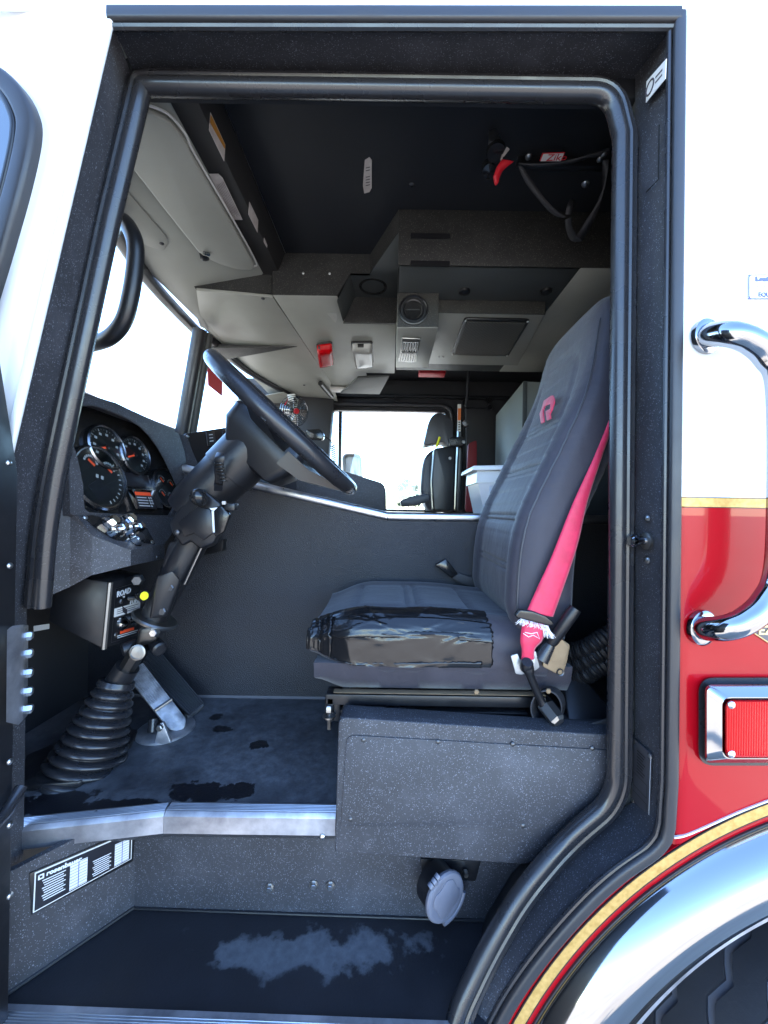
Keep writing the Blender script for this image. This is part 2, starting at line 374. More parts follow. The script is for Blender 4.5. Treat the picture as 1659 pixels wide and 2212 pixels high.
mat('knob_chrome', (.80, .80, .82), .10, metal=1); mat('pedal_metal', (.30, .31, .34), .5, metal=.6, build=grain(80, .3, .0008, ((.10, .105, .12), (.34, .35, .38)), 30))
mat('pedal_rubber', (.016, .017, .021), .42); mat('beige_panel', (.155, .165, .155), .5); mat('tyre', (.012, .012, .014), .5, build=grain(120, .3, .001, ((.009, .009, .011), (.019, .019, .022)), 6))
mat('groove', (.11, .11, .125), .8); mat('leaf', (.055, .085, .04), .7); mat('bark', (.10, .075, .055), .9); mat('wood_dark', (.03, .03, .034), .6); mat('red_bag', (.22, .008, .014), .6)
mat('steel_pale', (.34, .35, .36), .45, metal=.8); mat('beam_black', (.016, .015, .015), .55, build=grain(300, .35, .0008)); mat('dial_print', (.42, .43, .44), .5); mat('bezel', (.30, .30, .31), .25, metal=1); mat('hose_black', (.007, .007, .009), .6); mat('rim_vinyl', (.020, .020, .023), .28, build=rough_var(.22, .36, 20, .12, 300)); mat('badge_gold', (.62, .50, .26), .35, metal=.5); mat('badge_blue', (.10, .12, .32), .4); mat('green_wire', (.02, .12, .10), .5)

# ================================================================== ground
g = geo('ground', [(-400, -400, ZG), (400, -400, ZG), (400, 400, ZG), (-400, 400, ZG)], [(0, 1, 2, 3)], 'ground_mat', angle=0); g['kind'] = 'structure'
# ================================================================== cab shell
CAB = thing('fire_engine_cab', 'white and red fire engine cab seen through its open driver doorway', 'fire engine', (.2, 1.2, ZG))
AX, AZ, AR = .98883, .13597, .85855            # wheel arch circle on the side skin
edge_x = lambda z: (P(1479, 40, .7).x + (P(1456, 1780, .7).x - P(1479, 40, .7).x) * (P(1479, 40, .7).z - z) / (P(1479, 40, .7).z - P(1456, 1780, .7).z))
ZST = P(1470, 1075, .7).z; ZSB = P(1470, 1094, .7).z     # gold belt stripe
def arch_z(x, r): 
    t = r * r - (x - AX) ** 2
    return AZ + math.sqrt(t) if t > 0 else AZ
def skin(name, ztop, zbot, mt, y0=0.0, x1=1.55, n=70):
    vs = []; fs = []
    xs = [0, .0015, .004, .008, .013, .019, .024]; xs += [.024 + (x1 - .5 - .024) * ((k + 1) / n) ** 1.0 for k in range(n)]
    ys = [.012, .008, .0048, .0022, .0007, .0001, 0]
    for i, dx in enumerate(xs):
        zt, x = ztop, None
        yy = ys[i] if i < 7 else 0
        e = edge_x(zt); x = e + dx; zb = zbot(x) if callable(zbot) else zbot
        xb = edge_x(zb) + dx
        if callable(zbot): zb = zbot(xb)
        vs += [(x, y0 + yy, zt), (xb, y0 + yy, zb), (xb, y0 + yy + .03, zb), (x, y0 + yy + .03, zt)]
        if i:
            a, b = 4 * (i - 1), 4 * i
            fs += [(a, a + 1, b + 1, b), (a + 3, b + 3, b + 2, a + 2), (a, b, b + 3, a + 3), (a + 1, a + 2, b + 2, b + 1)]
    fs += [(0, 3, 2, 1)]
    return geo(name, vs, fs, mt, CAB, 25)
skin('side_panel', 2.75, ZST + .0015, 'white_paint'); skin('lower_side_panel', ZSB - .0015, lambda x: arch_z(x, AR + .004) if abs(x - AX) < AR else AZ, 'red_paint')
e0 = edge_x(ZST)
skin('belt_stripe', ZST, ZSB, 'gold', -.0015); 
box('stripe_edge', (e0 + .01, 1.6), (-.0016, .01), (ZST + .0002, ZST + .0014), 'thin_black', CAB, 0); box('stripe_edge', (e0 + .01, 1.6), (-.0016, .01), (ZSB - .0014, ZSB - .0002), 'thin_black', CAB, 0)
# wheel arch bands
def ring(name, r0, r1, y0, y1, mt, a0=95, a1=215, n=80, parent=CAB, bev=0):
    rings = []
    for k in range(n + 1):
        a = R(a0 + (a1 - a0) * k / n); c, s = math.cos(a), math.sin(a)
        rings.append([Vector((AX + c * r, y, AZ + s * r)) for r, y in ((r0, y0), (r1, y0), (r1, y1), (r0, y1))])
    return loft(name, rings, mt, parent)
A1 = 205
ring('arch_panel', AR - .032, AR + .006, .002, .03, 'red_paint', 128, A1)
ring('arch_panel', AR - .032, AR + .003, .0015, .03, 'red_paint', 40, 128)
ring('arch_stripe', AR - .018, AR, -.0012, .004, 'gold', 40, A1)
ring('arch_stripe_edge', AR - .0205, AR - .0185, -.0010, .004, 'thin_black', 40, A1); ring('arch_stripe_edge', AR + .0003, AR + .002, -.0010, .004, 'thin_black', 40, A1)
ring('fender_seal', AR - .040, AR - .031, -.002, .01, 'trim_black', 40, A1)
rings = []
for k in range(121):
    a = R(40 + (A1 - 40) * k / 120); c, s = math.cos(a), math.sin(a); pr = []
    for t in range(15):
        q = t / 14; rr = AR - .034 - .128 * q; yy = -.003 - .042 * math.sin(math.pi * min(1, q * 1.02)) ** .8 - .010 * q
        pr.append((rr, yy))
    pr += [(AR - .164, .02), (AR - .034, .02)]
    rings.append([Vector((AX + c * r, y, AZ + s * r)) for r, y in pr])
loft('chrome_fender', rings, 'chrome', CAB); ring('fender_lip', AR - .176, AR - .161, -.012, .02, 'dirty_aluminium', 40, A1)
ring('wheel_well', AR - .15, AR - .13, .02, .75, 'wood_dark', 40, A1)
sweep('pinstripe', catmull([P(x, y, .7) + Vector((0, -.0018, 0)) for x, y in ((1455, 1808), (1480, 1803), (1530, 1782), (1590, 1755), (1659, 1728), (1720, 1708))], 6), [(-.0014, -.0008), (.0014, -.0008), (.0014, .003), (-.0014, .003)], 'print_white', CAB)
# front corner (A pillar) white skin + wraparound windshield gasket
lip = [(240, 14), (150, 400), (75, 720), (-5, 1065), (-40, 1300)]
gk = [(-140, 165), (-20, 172), (30, 200), (62, 250), (70, 300), (50, 400), (10, 540), (-40, 700), (-110, 930), (-180, 1130)]
def fr(pts, t):
    k = t * (len(pts) - 1); i = min(int(k), len(pts) - 2); q = k - i
    return pts[i][0] + (pts[i + 1][0] - pts[i][0]) * q, pts[i][1] + (pts[i + 1][1] - pts[i][1]) * q
def lip_x(py):
    for (x0, y0), (x1, y1) in zip(lip, lip[1:]):
        if y0 <= py <= y1: return x0 + (x1 - x0) * (py - y0) / (y1 - y0)
    return lip[-1][0]
vs = []; fs = []; rows = list(range(14, 1301, 40))
for i, py in enumerate(rows):
    xr = lip_x(py)
    for j, (dx, yy) in enumerate(((0, .004), (-14, .0015), (-24, 0), (-60, 0), (-110, .003), (-180, .012), (-290, .04), (-430, .12))):
        vs.append(PY(xr + dx, py, yy))
    if i:
        for j in range(7): a = (i - 1) * 8 + j; b = i * 8 + j; fs.append((a, a + 1, b + 1, b))
geo('pillar_skin', vs, fs, 'white_paint', CAB, 50, recalc=False)
box('roof_rail', (-2.0, 1.6), (.001, .012), (P(300, 15, .7).z + .001, 2.75), 'white_paint', CAB, .004)
gp = [PY(x, y, .005) + Vector((0, -.004, 0)) for x, y in catmull([(a, b, 0) for a, b in gk], 6) for _ in [0]] if False else [PY(v.x, v.y, 0) + Vector((0, -.004, 0)) for v in catmull([(a, b, 0) for a, b in gk], 6)]
sweep('windshield_gasket', gp, rprof(.034, .03, .008), 'trim_black', CAB)
sweep('windshield_gasket', [p + Vector((-.021, -.004, -.002)) for p in gp], rprof(.010, .02, .004), 'plastic', CAB)
gl = [p + Vector((-.006, .001, 0)) for p in gp]
geo('windshield_side', [v for p in gl for v in (p, Vector((-1.3, .06, p.z)))], [(2 * i, 2 * i + 1, 2 * i + 3, 2 * i + 2) for i in range(len(gl) - 1)], 'tinted_glass', CAB, 0)
# door jamb: outer path on the skin, inner path at the seal
outer = [(238, 46), (1462, 48), (1449, 1700), (1441, 1790), (1410, 1833), (1340, 1884), (1269, 1948), (1183, 2046), (1110, 2148), (1050, 2260)]
inner = [(296, 158), (1345, 172), (1368, 260), (1352, 1680), (1338, 1730), (1300, 1765), (1215, 1835), (1120, 1950), (1045, 2080), (985, 2230)]
def jamb(name, o, i, d0=.7, d1=.80, mt='liner', sub=6):
    """strip between an outer and an inner polyline"""
    oo = [P(*p, d0) if len(p) == 2 else Vector(p) for p in o]; ii = [P(*p, d1) if len(p) == 2 else Vector(p) for p in i]
    vs = []; fs = []
    for k, (a, b) in enumerate(zip(oo, ii)):
        for s in range(sub + 1): vs.append(a.lerp(b, s / sub))
        if k:
            for s in range(sub): x = (k - 1) * (sub + 1) + s; y = k * (sub + 1) + s; fs.append((x, x + 1, y + 1, y))
    return geo(name, vs, fs, mt, CAB, 40)
jamb('door_jamb', [(236, 44), (1468, 47)], [(292, 160), (1380, 172)], .70, .81)
jamb('door_jamb', [(1462, 40), (1448, 1700), (1441, 1790), (1412, 1833)], [(1372, 150), (1372, 1690), (1368, 1730), (1340, 1750)], .70, .80)
jamb('door_jamb', [(1412, 1833), (1340, 1884), (1269, 1948), (1183, 2046), (1110, 2148), (1050, 2260)], [P(1340, 1750, .80), P(1245, 1830, .798), P(1160, 1925, .782), P(1085, 2040, .758), P(1030, 2150, .735), P(985, 2260, .712)], .70, .80)
jamb('door_jamb', [(240, 40), (150, 405), (76, 720), (-4, 1065), (-45, 1400), (-45, 2300)], [(285, 165), (222, 470), (150, 800), (80, 1100), (58, 1310), (45, 2250)], .705, .80)
# outer trims
tp = [P(x, y, .7) for x, y in ((236, 33), (1467, 35))]
sweep('outer_trim', tp, rprof(.026, .016, .006), 'trim_black', CAB); sweep('outer_trim_bead', [p + Vector((0, .004, -.016)) for p in tp], cprof(.006, 8), 'rubber', CAB)
rt = [P(x, y, .7) for x, y in ((1468, 30), (1451, 1690), (1445, 1785))] + [P(v.x, v.y, .7) for v in catmull([(x, y, 0) for x, y in ((1438, 1812), (1412, 1842), (1340, 1893), (1269, 1958), (1183, 2056), (1110, 2158), (1050, 2270))], 5)]
sweep('outer_trim', rt, rprof(.021, .014, .006), 'trim_black', CAB); sweep('outer_trim_bead', [p + Vector((-.014, .006, .002)) for p in rt], cprof(.0045, 8), 'rubber', CAB)
tl = [P(lip_x(y) + 3, y, .7) for y in range(20, 1300, 60)]
sweep('outer_trim', tl, rprof(.016, .010, .004), 'white_paint', CAB)
# door seal
sp = [(82, 1310), (95, 1150), (112, 1045), (170, 770), (232, 480), (303, 183), (330, 181), (1325, 196), (1350, 300), (1344, 900), (1338, 1690), (1315, 1742), (1225, 1818), (1130, 1930), (1060, 2050), (1005, 2165), (985, 2235)]
rad = [0, 60, 90, 0, 0, 10, 0, 110, 0, 0, 45, 60, 60, 60, 60, 30, 0]
spv = [P(v.x, v.y, .792 - .078 * max(0, min(1.1, (v.y - 1820) / 380))) for v in round_path([(x, y, 0) for x, y in sp], rad)]
sweep('door_seal', spv, cprof(.0165, 14, -.010, -.004), 'rubber', CAB); sweep('door_seal_lip', spv, cprof(.011, 10, .015, .004, 1, 1.5), 'rubber', CAB)
sweep('door_seal_bead', spv, cprof(.006, 8, .004, -.014), 'rubber', CAB)
# closed shell behind the jamb
box('roof', (-.90, 1.6), (.03, 2.45), (ZC + .02, 2.72), 'white_paint', CAB, .01)
box('ceiling', (-.43, 1.5), (.12, 2.4), (ZC, ZC + .02), 'ceiling_vinyl', CAB, .001)
box('rear_wall', (1.46, 1.5), (.1, 2.4), (.3, ZC), 'wood_dark', CAB, .002)
box('pillar_lining', (.490, 1.5), (.110, .13), (.70, ZC), 'headliner_dark', CAB, .002)
hexa('header_lining', [(-.7, .125, 2.295), (1.5, .125, 2.295), (1.5, .165, ZC), (-.7, .165, ZC)], [(-.7, .105, 2.30), (1.5, .105, 2.30), (1.5, .115, ZC), (-.7, .115, ZC)], 'ceiling_vinyl', CAB, 0)
# far side wall with its window opening
YF = 2.35
def far(px, py): return PY(px, py, YF)
fx0, fx1, fz1, fz0 = far(706, 900).x, far(962, 900).x, far(800, 889).z, far(800, 1100).z
WALL = box('far_wall', (-1.2, fx0), (YF, YF + .05), (-.1, ZC), 'wood_dark', CAB, 0)
box('far_wall', (fx1, 1.5), (YF, YF + .05), (-.1, ZC), 'wood_dark', CAB, 0); box('far_wall', (fx0, fx1), (YF, YF + .05), (fz1, ZC), 'wood_dark', CAB, 0); box('far_wall', (fx0, fx1), (YF, YF + .05), (-.1, fz0), 'wood_dark', CAB, 0)
fr_o = round_poly([(fx0 - .05, 0, fz0 - .03), (fx1 + .05, 0, fz0 - .03), (fx1 + .05, 0, fz1 + .05), (fx0 - .05, 0, fz1 + .05)], [.02, .02, .10, .10]); 
fo = [Vector((v.x, YF - .02, v.z)) for v in fr_o]
sweep('window_frame', fo + fo[:2], rprof(.03, .05, .01), 'trim_black', CAB)
fi = [Vector((v.x, YF - .004, v.z)) for v in round_poly([(fx0 - .005, 0, fz0), (fx1, 0, fz0), (fx1, 0, fz1), (fx0 + .02, 0, fz1)], [.02, .02, .09, .07])]
sweep('window_frame', fi + fi[:2], rprof(.014, .03, .004), 'aluminium', CAB)
box('window_divider', (far(731, 950).x, far(738, 950).x), (YF - .012, YF + .03), (fz0, fz1), 'trim_black', CAB, .003)
box('window_pane', (fx0, fx1), (YF + .02, YF + .024), (fz0, fz1), 'glass', CAB, 0)
# firewall, under-dash wall, under floor
box('firewall', (-1.10, -1.04), (.03, 2.4), (.3, 1.80), 'wood_dark', CAB, 0)
hexa('kick_panel', [(-1.10, .10, .3), (-.765, .10, .3), (-.765, .12, .3), (-1.10, .11, .3)], [(-1.10, .09, 1.75), (-.86, .09, 1.75), (-.86, .11, 1.75), (-1.10, .11, 1.75)], 'wood_dark', CAB, 0)
# floor with bent front edge
fe = [PZ(-20, 1797, ZF), PZ(40, 1790, ZF), PZ(355, 1757, ZF), PZ(725, 1762, ZF)]
fpoly = [(-1.05, fe[0].y + .005, ZF)] + [(p.x, p.y + .004, ZF) for p in fe] + [(fe[3].x + .004, .70, ZF), (-1.05, .70, ZF)]
prism('floor', fpoly, (0, 0, -.03), 'floor_mat', CAB, 0)
# step well
w0 = PZ(30, 2140, ZS); w1 = PZ(290, 1962, ZS); w2 = PZ(1010, 1992, ZS)
prism('step_tread', [(w0.x - .15, -.005, ZS), (w0.x - .15, w0.y, ZS), (w1.x, w1.y + .01, ZS), (.40, w2.y + .01, ZS), (.40, -.005, ZS)], (0, 0, -.02), 'step_mat', CAB, 0)
prism('step_riser', [(w1.x - .005, w1.y, ZS - .01), (.44, w2.y, ZS - .01), (.44, w2.y, ZF - .03), (w1.x - .005, w1.y, ZF - .03)], (0, .012, 0), 'liner', CAB, 0)
wd = (w0 - w1).normalized(); w0e = w1 + wd * .42; wn = Vector((-wd.y, wd.x, 0)) * -1
if wn.dot(CAM - w1) < 0: wn = -wn
prism('step_side', [(w1.x, w1.y, ZS - .01), (w0e.x, w0e.y, ZS - .01), (w0e.x, w0e.y, ZF - .03), (w1.x, w1.y, ZF - .03)], -wn * .012, 'liner', CAB, 0)
tube('step_bead', [w1 + Vector((0, 0, .003)), w0e + Vector((0, 0, .003))], .004, 'metal_black', CAB, 8)
tube('step_bead', [Vector((w1.x, w1.y - .002, ZS + .002)), Vector((.40, w2.y - .002, ZS + .002))], .003, 'metal_black', CAB, 8)
for px, py in ((583, 1917), (678, 1911), (714, 1913)):
    yb = w1.y + (w2.y - w1.y) * (PY(px, py, w1.y).x - w1.x) / (.44 - w1.x) - .001; b = PY(px, py, yb); bolt(b, (0, -1, 0), .0075, 'bolt', CAB, 'bolt', .009); lathe('washer', b, (0, -1, 0), [(0, .0105), (.0015, .0105)], 'steel', CAB, 16)
# aluminium nosing on the floor edge: two lengths, ribs as their own bars
def nosing(a, b, h=.040, w=.028, nm='floor_trim'):
    a = Vector(a); b = Vector(b); t = (b - a).normalized(); n = Vector((t.y, -t.x, 0))
    if n.y > 0: n = -n
    pr = [(n * .004 + Vector((0, 0, -h))), (n * .004 + Vector((0, 0, -.004))), (n * .001 + Vector((0, 0, .001))), (-n * .002 + Vector((0, 0, .004))), (-n * w + Vector((0, 0, .004))), (-n * w + Vector((0, 0, -.006))), (-n * .004 + Vector((0, 0, -.006))), (-n * .004 + Vector((0, 0, -h)))]
    o = loft(nm, [[a + v for v in pr], [b + v for v in pr]], 'dirty_aluminium', CAB, angle=20)
    for k in range(5):
        q = -n * (.006 + k * .0042); sweep('rib', [a + q + Vector((0, 0, .0045)), b + q + Vector((0, 0, .0045))], rprof(.0022, .0022, .0006, 1), 'aluminium', o, side=(0, 0, 1))
    return o
nosing(fe[0] - Vector((.15, .01, 0)) * 0, fe[2]); nosing(fe[2] + Vector((.0015, 0, 0)), fe[3])
for px, py in ((696, 1808),): screw(P(px, py, fe[3].y + D0 - .006), (0, -1, 0), .006, 'bolt', CAB)
# step edge trim at the bottom of the picture
sa = PZ(20, 2166, ZS + .004); sb = PZ(992, 2207, ZS + .004)
nosing(Vector((sa.x - .1, sa.y - .035, ZS + .002)), Vector((sb.x + .02, sb.y - .035, ZS + .002)), .05, .034, 'step_trim')
prism('floor_fascia', [fe[1] + Vector((-.1, .004, -.036)), fe[2] + Vector((0, .004, -.036)), fe[2] + Vector((0, .03, -.075)), fe[1] + Vector((-.1, .03, -.075))], (0, .02, 0), 'liner', CAB, 0)
prism('floor_fascia', [fe[2] + Vector((0, .004, -.036)), fe[3] + Vector((.0, .004, -.036)), fe[3] + Vector((.0, .03, -.075)), fe[2] + Vector((0, .03, -.075))], (0, .02, 0), 'liner', CAB, 0)
# below the seat box: black wheelhouse liner
jamb('wheelhouse_lining', [P(1300, 1770, .80), P(1190, 1860, .795), P(1105, 1960, .775), P(1030, 2090, .75), P(985, 2230, .715)], [Vector((.47, .22, .86)), Vector((.40, .24, .74)), Vector((.30, .24, .62)), Vector((.25, .24, .53)), Vector((.22, .24, .45))], mt='metal_black')
# ---- seat box
bx = lambda px, py: PY(px, py, .118)
SB = thing('seat_box', 'speckled charcoal seat box with screwed-on front panel beneath the driver seat', 'seat box', (.2, .3, ZF))
sbp = round_poly([bx(723, 1842), bx(731, 1549), bx(1345, 1590), bx(1345, 1705), bx(1140, 1868)], [.004, .018, .01, .01, .01])
prism('body', sbp, (0, .055, 0), 'liner', SB, .006, 3); box('base', (PY(735, 1700, .18).x, .62), (.176, .655), (.70, .955), 'wood_dark', SB, .004)
pp = [PY(x, y, .115) for x, y in ((736, 1785), (748, 1588), (1335, 1622), (1330, 1700), (1262, 1760), (1160, 1792))]
prism('access_panel', round_poly(pp, [.006, .02, .01, .01, .01, .02]), (0, .004, 0), 'liner', SB, .0012)
for px, py in ((785, 1599), (946, 1603), (1108, 1608), (757, 1770), (1130, 1784), (1280, 1617)): screw(PY(px, py, .1148), (0, -1, 0), .005, 'dark_bolt', SB)
# ================================================================== overhead
OH = thing('overhead_console', 'dark speckled overhead console box with stepped grey underside panels', 'overhead console', (0, 1.1, 2.2))
ZB = 2.265
yA, yB = .61, .845                              # front faces (rear half nearer, front half set back)
xs_, xl = PY(588, 630, yB).x, -.95
YE = 1.66
# rear half: face + underside
c0 = PZ(862, 450, ZC); c1 = PZ(800, 553, ZC)
xc = .012
prism('fascia', [(c0.x, yA, ZC), (1.5, yA, ZC), (1.5, yA, ZB), (c0.x, yA, ZB)], (0, .012, 0), 'liner_fine', OH, .002)
FAS2 = 1
geo('fascia', [(c1.x, yB, ZC), (c0.x, yA, ZC), (c0.x, yA, 2.375), (c1.x, yB, 2.375)], [(0, 1, 2, 3)], 'liner_fine', OH, 0)
# notch: side, roof, back (with down-light hole)
nA = PY(757, 592, yB); nL = PY(728, 636, yB); yN = 1.017; nB = PY(767, 643, yN); nC = PY(741, 698, yN)
zN = 2.373
prism('fascia', [(xs_, yB, ZC), (c1.x, yB, ZC), (c1.x, yB, zN), (nA.x, yB, zN), (nL.x, yB, 2.286), (xs_, yB, 2.286)], (0, .012, 0), 'liner_fine', OH, 0)
geo('notch_side', [(xc, yA, ZC), (xc, yN, ZC), (xc, yN, ZB), (xc, yA, ZB)], [(0, 1, 2, 3)], 'headliner_dark', OH, 0)
geo('fascia', [(c1.x, yB, ZC), (nA.x, yB, ZC), (nA.x, yB, zN), (nL.x, yB, 2.286), (c1.x - .2, yB, 2.286)], [(0, 1, 2, 3, 4)], 'liner_fine', OH, 0) if False else None
geo('notch_roof', [(nA.x, yB, zN), (c1.x, yB, zN), (c0.x, yA, zN), (xc, yA, zN), (xc, yN, zN), (nB.x, yN, zN)], [(0, 1, 2, 3, 4, 5)], 'headliner_dark', OH, 0)
geo('notch_side', [(nA.x, yB, zN), (nB.x, yN, zN), (nC.x, yN, ZB), (nL.x, yB, ZB)], [(0, 1, 2, 3)], 'headliner_dark', OH, 0)
prism('notch_back', [(nB.x, yN, zN), (xc, yN, zN), (xc, yN, ZB - .004), (nC.x, yN, ZB - .004)], (0, .01, 0), 'liner_fine', OH, 0)
hc = PZ(806, 619, zN); lathe('light_hole', (hc.x, hc.y, zN + .001), (0, 0, -1), [(0, .058), (.003, .058), (.003, .048), (-.01, .046), (-.012, .001)], 'gloss_black', OH, 28, cap=False)
geo('fascia', [(c1.x, yB + .001, zN), (c0.x, yA + .001, zN), (xc, yA + .001, zN), (xc, yA + .001, ZB), (c0.x, yA + .001, ZB)], [(0, 1, 2), (2, 3, 4, 1)], 'liner_fine', OH, 0) if False else None
# centre underside panel, rounded lip
sp0 = [PZ(588, 630, 2.286), PZ(712, 858, ZB)]
prism('underside_panel', [(xs_ + .002, yB + .004, 2.284), (nL.x, yB + .004, 2.284), (nC.x, yN + .002, ZB), (xc - .004, yN + .002, ZB), (xc - .004, YE, ZB), (PZ(790, 803, ZB).x, YE, ZB), (PZ(790, 803, ZB).x, YE + .25, ZB), (xs_ + .08, YE + .28, ZB)], (0, 0, .012), 'headliner', OH, .0015)
box('light_strip', (PZ(712, 832, ZB).x, PZ(772, 832, ZB).x), (1.92, 2.0), (ZB - .02, ZB - .004), 'label_white', OH, .002)
# left (front) panel
prism('fascia', [PY(400, 586, yB + .02), PY(587, 590, yB + .02), PY(587, 634, yB + .02), PY(425, 628, yB + .02)], (0, .012, 0), 'liner_fine', OH, 0)
prism('underside_panel', [(xs_ - .003, yB + .02, 2.284), PZ(424, 628, 2.30), PZ(436, 705, 2.315), (-.93, 2.3, 2.30), (xs_ + .06, 2.3, ZB), (xs_ + .08, YE + .28, ZB)], (0, 0, .012), 'headliner', OH, .0015)
prism('pillar_cap', [PZ(385, 583, 2.34), PZ(408, 600, 2.335), PZ(450, 715, 2.30), PZ(432, 706, 2.30)], (0, 0, .02), 'headliner', OH, .002)
hexa('rib_wedge', [PZ(428, 742, 2.30), PZ(642, 748, 2.272), PZ(470, 772, 2.30)], [PZ(428, 742, 2.30) + Vector((0, 0, -.025)), PZ(642, 748, 2.272) + Vector((0, 0, -.003)), PZ(470, 772, 2.30) + Vector((0, 0, -.022))], 'liner_fine', OH, .001)
prism('access_cover', [PZ(500, 866, 2.262), PZ(613, 846, 2.262), PZ(655, 870, 2.262), PZ(560, 890, 2.262)], (0, 0, -.004), 'headliner', OH, .001)
for px, py, z in ((568, 645, 2.284), (370, 606, 2.33), (657, 832, 2.262)): screw(PZ(px, py, z - .002), (0, 0, -1), .008, 'dark_bolt', OH)
for px, py in ((655, 590), (712, 591)): screw(PY(px, py, yB), (0, -1, 0), .005, 'bolt', OH)
# rear half underside
prism('underside_panel', [(xc + .004, yA + .004, ZB), (.62, yA + .004, ZB), (.62, 1.6, ZB), (xc + .004, 1.6, ZB)], (0, 0, .012), 'headliner_dark', OH, .001)
prism('underside_panel', [(.621, yA + .004, ZB - .001), (.80, yA + .004, ZB - .001), (.98, yA + .20, ZB - .001), (1.45, yA + .2, ZB - .001), (1.45, 1.6, ZB - .001), (.621, 1.6, ZB - .001)], (0, 0, .012), 'headliner', OH, .001)  # paler lining colour here paints in the bounce-lit zone of the rear underside
for px, py in ((1003, 628), (1180, 628)):
    p = PZ(px, py, ZB); lathe('rubber_button', p, (0, 0, -1), [(0, .022), (.008, .021), (.012, .014), (.012, .0005)], 'plastic', OH, 18, cap=False)
for y0, y1 in ((503, 516), (563, 576)):
    a = PY(887, y0, yA - .0015); b = PY(972, y1, yA - .0015); box('hook_strip', (a.x, b.x), (yA - .0025, yA), (b.z, a.z), 'plastic', OH, 0)
# vent unit
bxr = .155
prism('vent_housing', [(xc, .78, ZB), (bxr + .012, .78, ZB), (bxr + .012, .78, 2.136), (xc, .78, 2.133)], (0, .42, 0), 'headliner', OH, .003)
prism('vent_fascia', [(xc, .777, ZB - .002), (bxr + .012, .777, ZB - .002), (bxr + .012, .777, 2.138), (xc, .777, 2.135)], (0, .003, 0), 'liner_fine', OH, 0)
vc = PY(893, 670, .776)
lathe('round_vent', vc, (0, -1, 0), [(0, .056), (.005, .056), (.006, .052), (.002, .048), (.002, .040), (.006, .038), (.004, .034), (-.0005, .033)], 'plastic', OH, 32, cap=False)
lathe('vent_core', vc + Vector((-.004, -.0015, 0)), (0, -1, 0), [(0, .033), (.001, .032), (.001, .0005)], 'gloss_black', OH, 24, cap=False)
box('vent_vane', (vc.x - .03, vc.x + .024), (.769, .774), (vc.z - .002, vc.z + .002), 'plastic_rough', OH, .0008)
LV = thing('louvre_vent', 'small silver-framed black louvre vent under the overhead console', 'air vent', PZ(884, 752, 2.133))
q = [PZ(868, 727, 2.132), PZ(909, 729, 2.132), PZ(899, 780, 2.132), PZ(860, 778, 2.132)]
prism('frame', q, (0, 0, -.008), 'steel', LV, .003)
qi = [a.lerp(sum(q, Vector()) / 4, .18) + Vector((0, 0, -.0085)) for a in q]
prism('core', qi, (0, 0, -.002), 'gloss_black', LV, 0)
for k in range(6):
    t = (k + .5) / 6; a = qi[0].lerp(qi[1], t); b = qi[3].lerp(qi[2], t)
    prism('slat', [a + Vector((-.003, 0, -.002)), a + Vector((.003, 0, -.002)), b + Vector((.003, 0, -.002)), b + Vector((-.003, 0, -.002))], (0, 0, -.003), 'steel', LV, .0005)
prism('slat', [qi[0].lerp(qi[3], .47) + Vector((0, 0, -.005)), qi[1].lerp(qi[2], .47) + Vector((0, 0, -.005)), qi[1].lerp(qi[2], .53) + Vector((0, 0, -.005)), qi[0].lerp(qi[3], .53) + Vector((0, 0, -.005))], (0, 0, -.002), 'plastic', LV, 0)
# speaker plate
SPK = thing('ceiling_speaker', 'black mesh ceiling speaker in a grey drop plate', 'speaker', (.4, 1.1, 2.2))
zs = 2.215
prism('plate', [PZ(940, 676, zs), PZ(1176, 680, zs), PZ(1118, 790, zs), PZ(908, 786, zs)], (0, 0, .046), 'headliner', SPK, .003)
prism('plate_lip', [PZ(941, 675, zs) + Vector((0, -.003, -.002)), PZ(1177, 679, zs) + Vector((0, -.003, -.002)), PZ(1177, 679, zs) + Vector((0, -.003, .048)), PZ(941, 675, zs) + Vector((0, -.003, .048))], (0, .003, 0), 'liner_fine', SPK, 0)
sq = [PZ(1003, 684, zs - .002), PZ(1146, 687, zs - .002), PZ(1098, 766, zs - .002), PZ(974, 763, zs - .002)]; sc_ = sum(sq, Vector()) / 4
prism('speaker_frame', round_poly(sq, .02), (0, 0, -.010), 'plastic', SPK, .003)
si = [a.lerp(sc_, .1) + Vector((0, 0, -.0105)) for a in sq]
mat('mesh_grille', (.05, .048, .042), .6, build=lambda nt, b: (lambda w: (nt.links.new(coords(nt), w.inputs["Vector"]), nt.links.new(ramp(nt, w.outputs["Fac"], [(.35, (.020, .019, .017)), (.6, (.13, .125, .11))]), b.inputs["Base Color"]), bump(nt, b, w.outputs["Fac"], .5, .001)))(N(nt, "TexWave", i_Scale=55.0)))
prism('speaker_grille', si, (0, 0, -.002), 'mesh_grille', SPK, 0)
for a in sq: screw(a.lerp(sc_, .06) + Vector((0, 0, -.011)), (0, 0, -1), .005, 'bolt', SPK)
screw(PZ(957, 771, zs), (0, 0, -1), .006, 'steel', SPK); screw(PZ(948, 771, zs), (0, 0, -1), .005, 'steel', SPK)
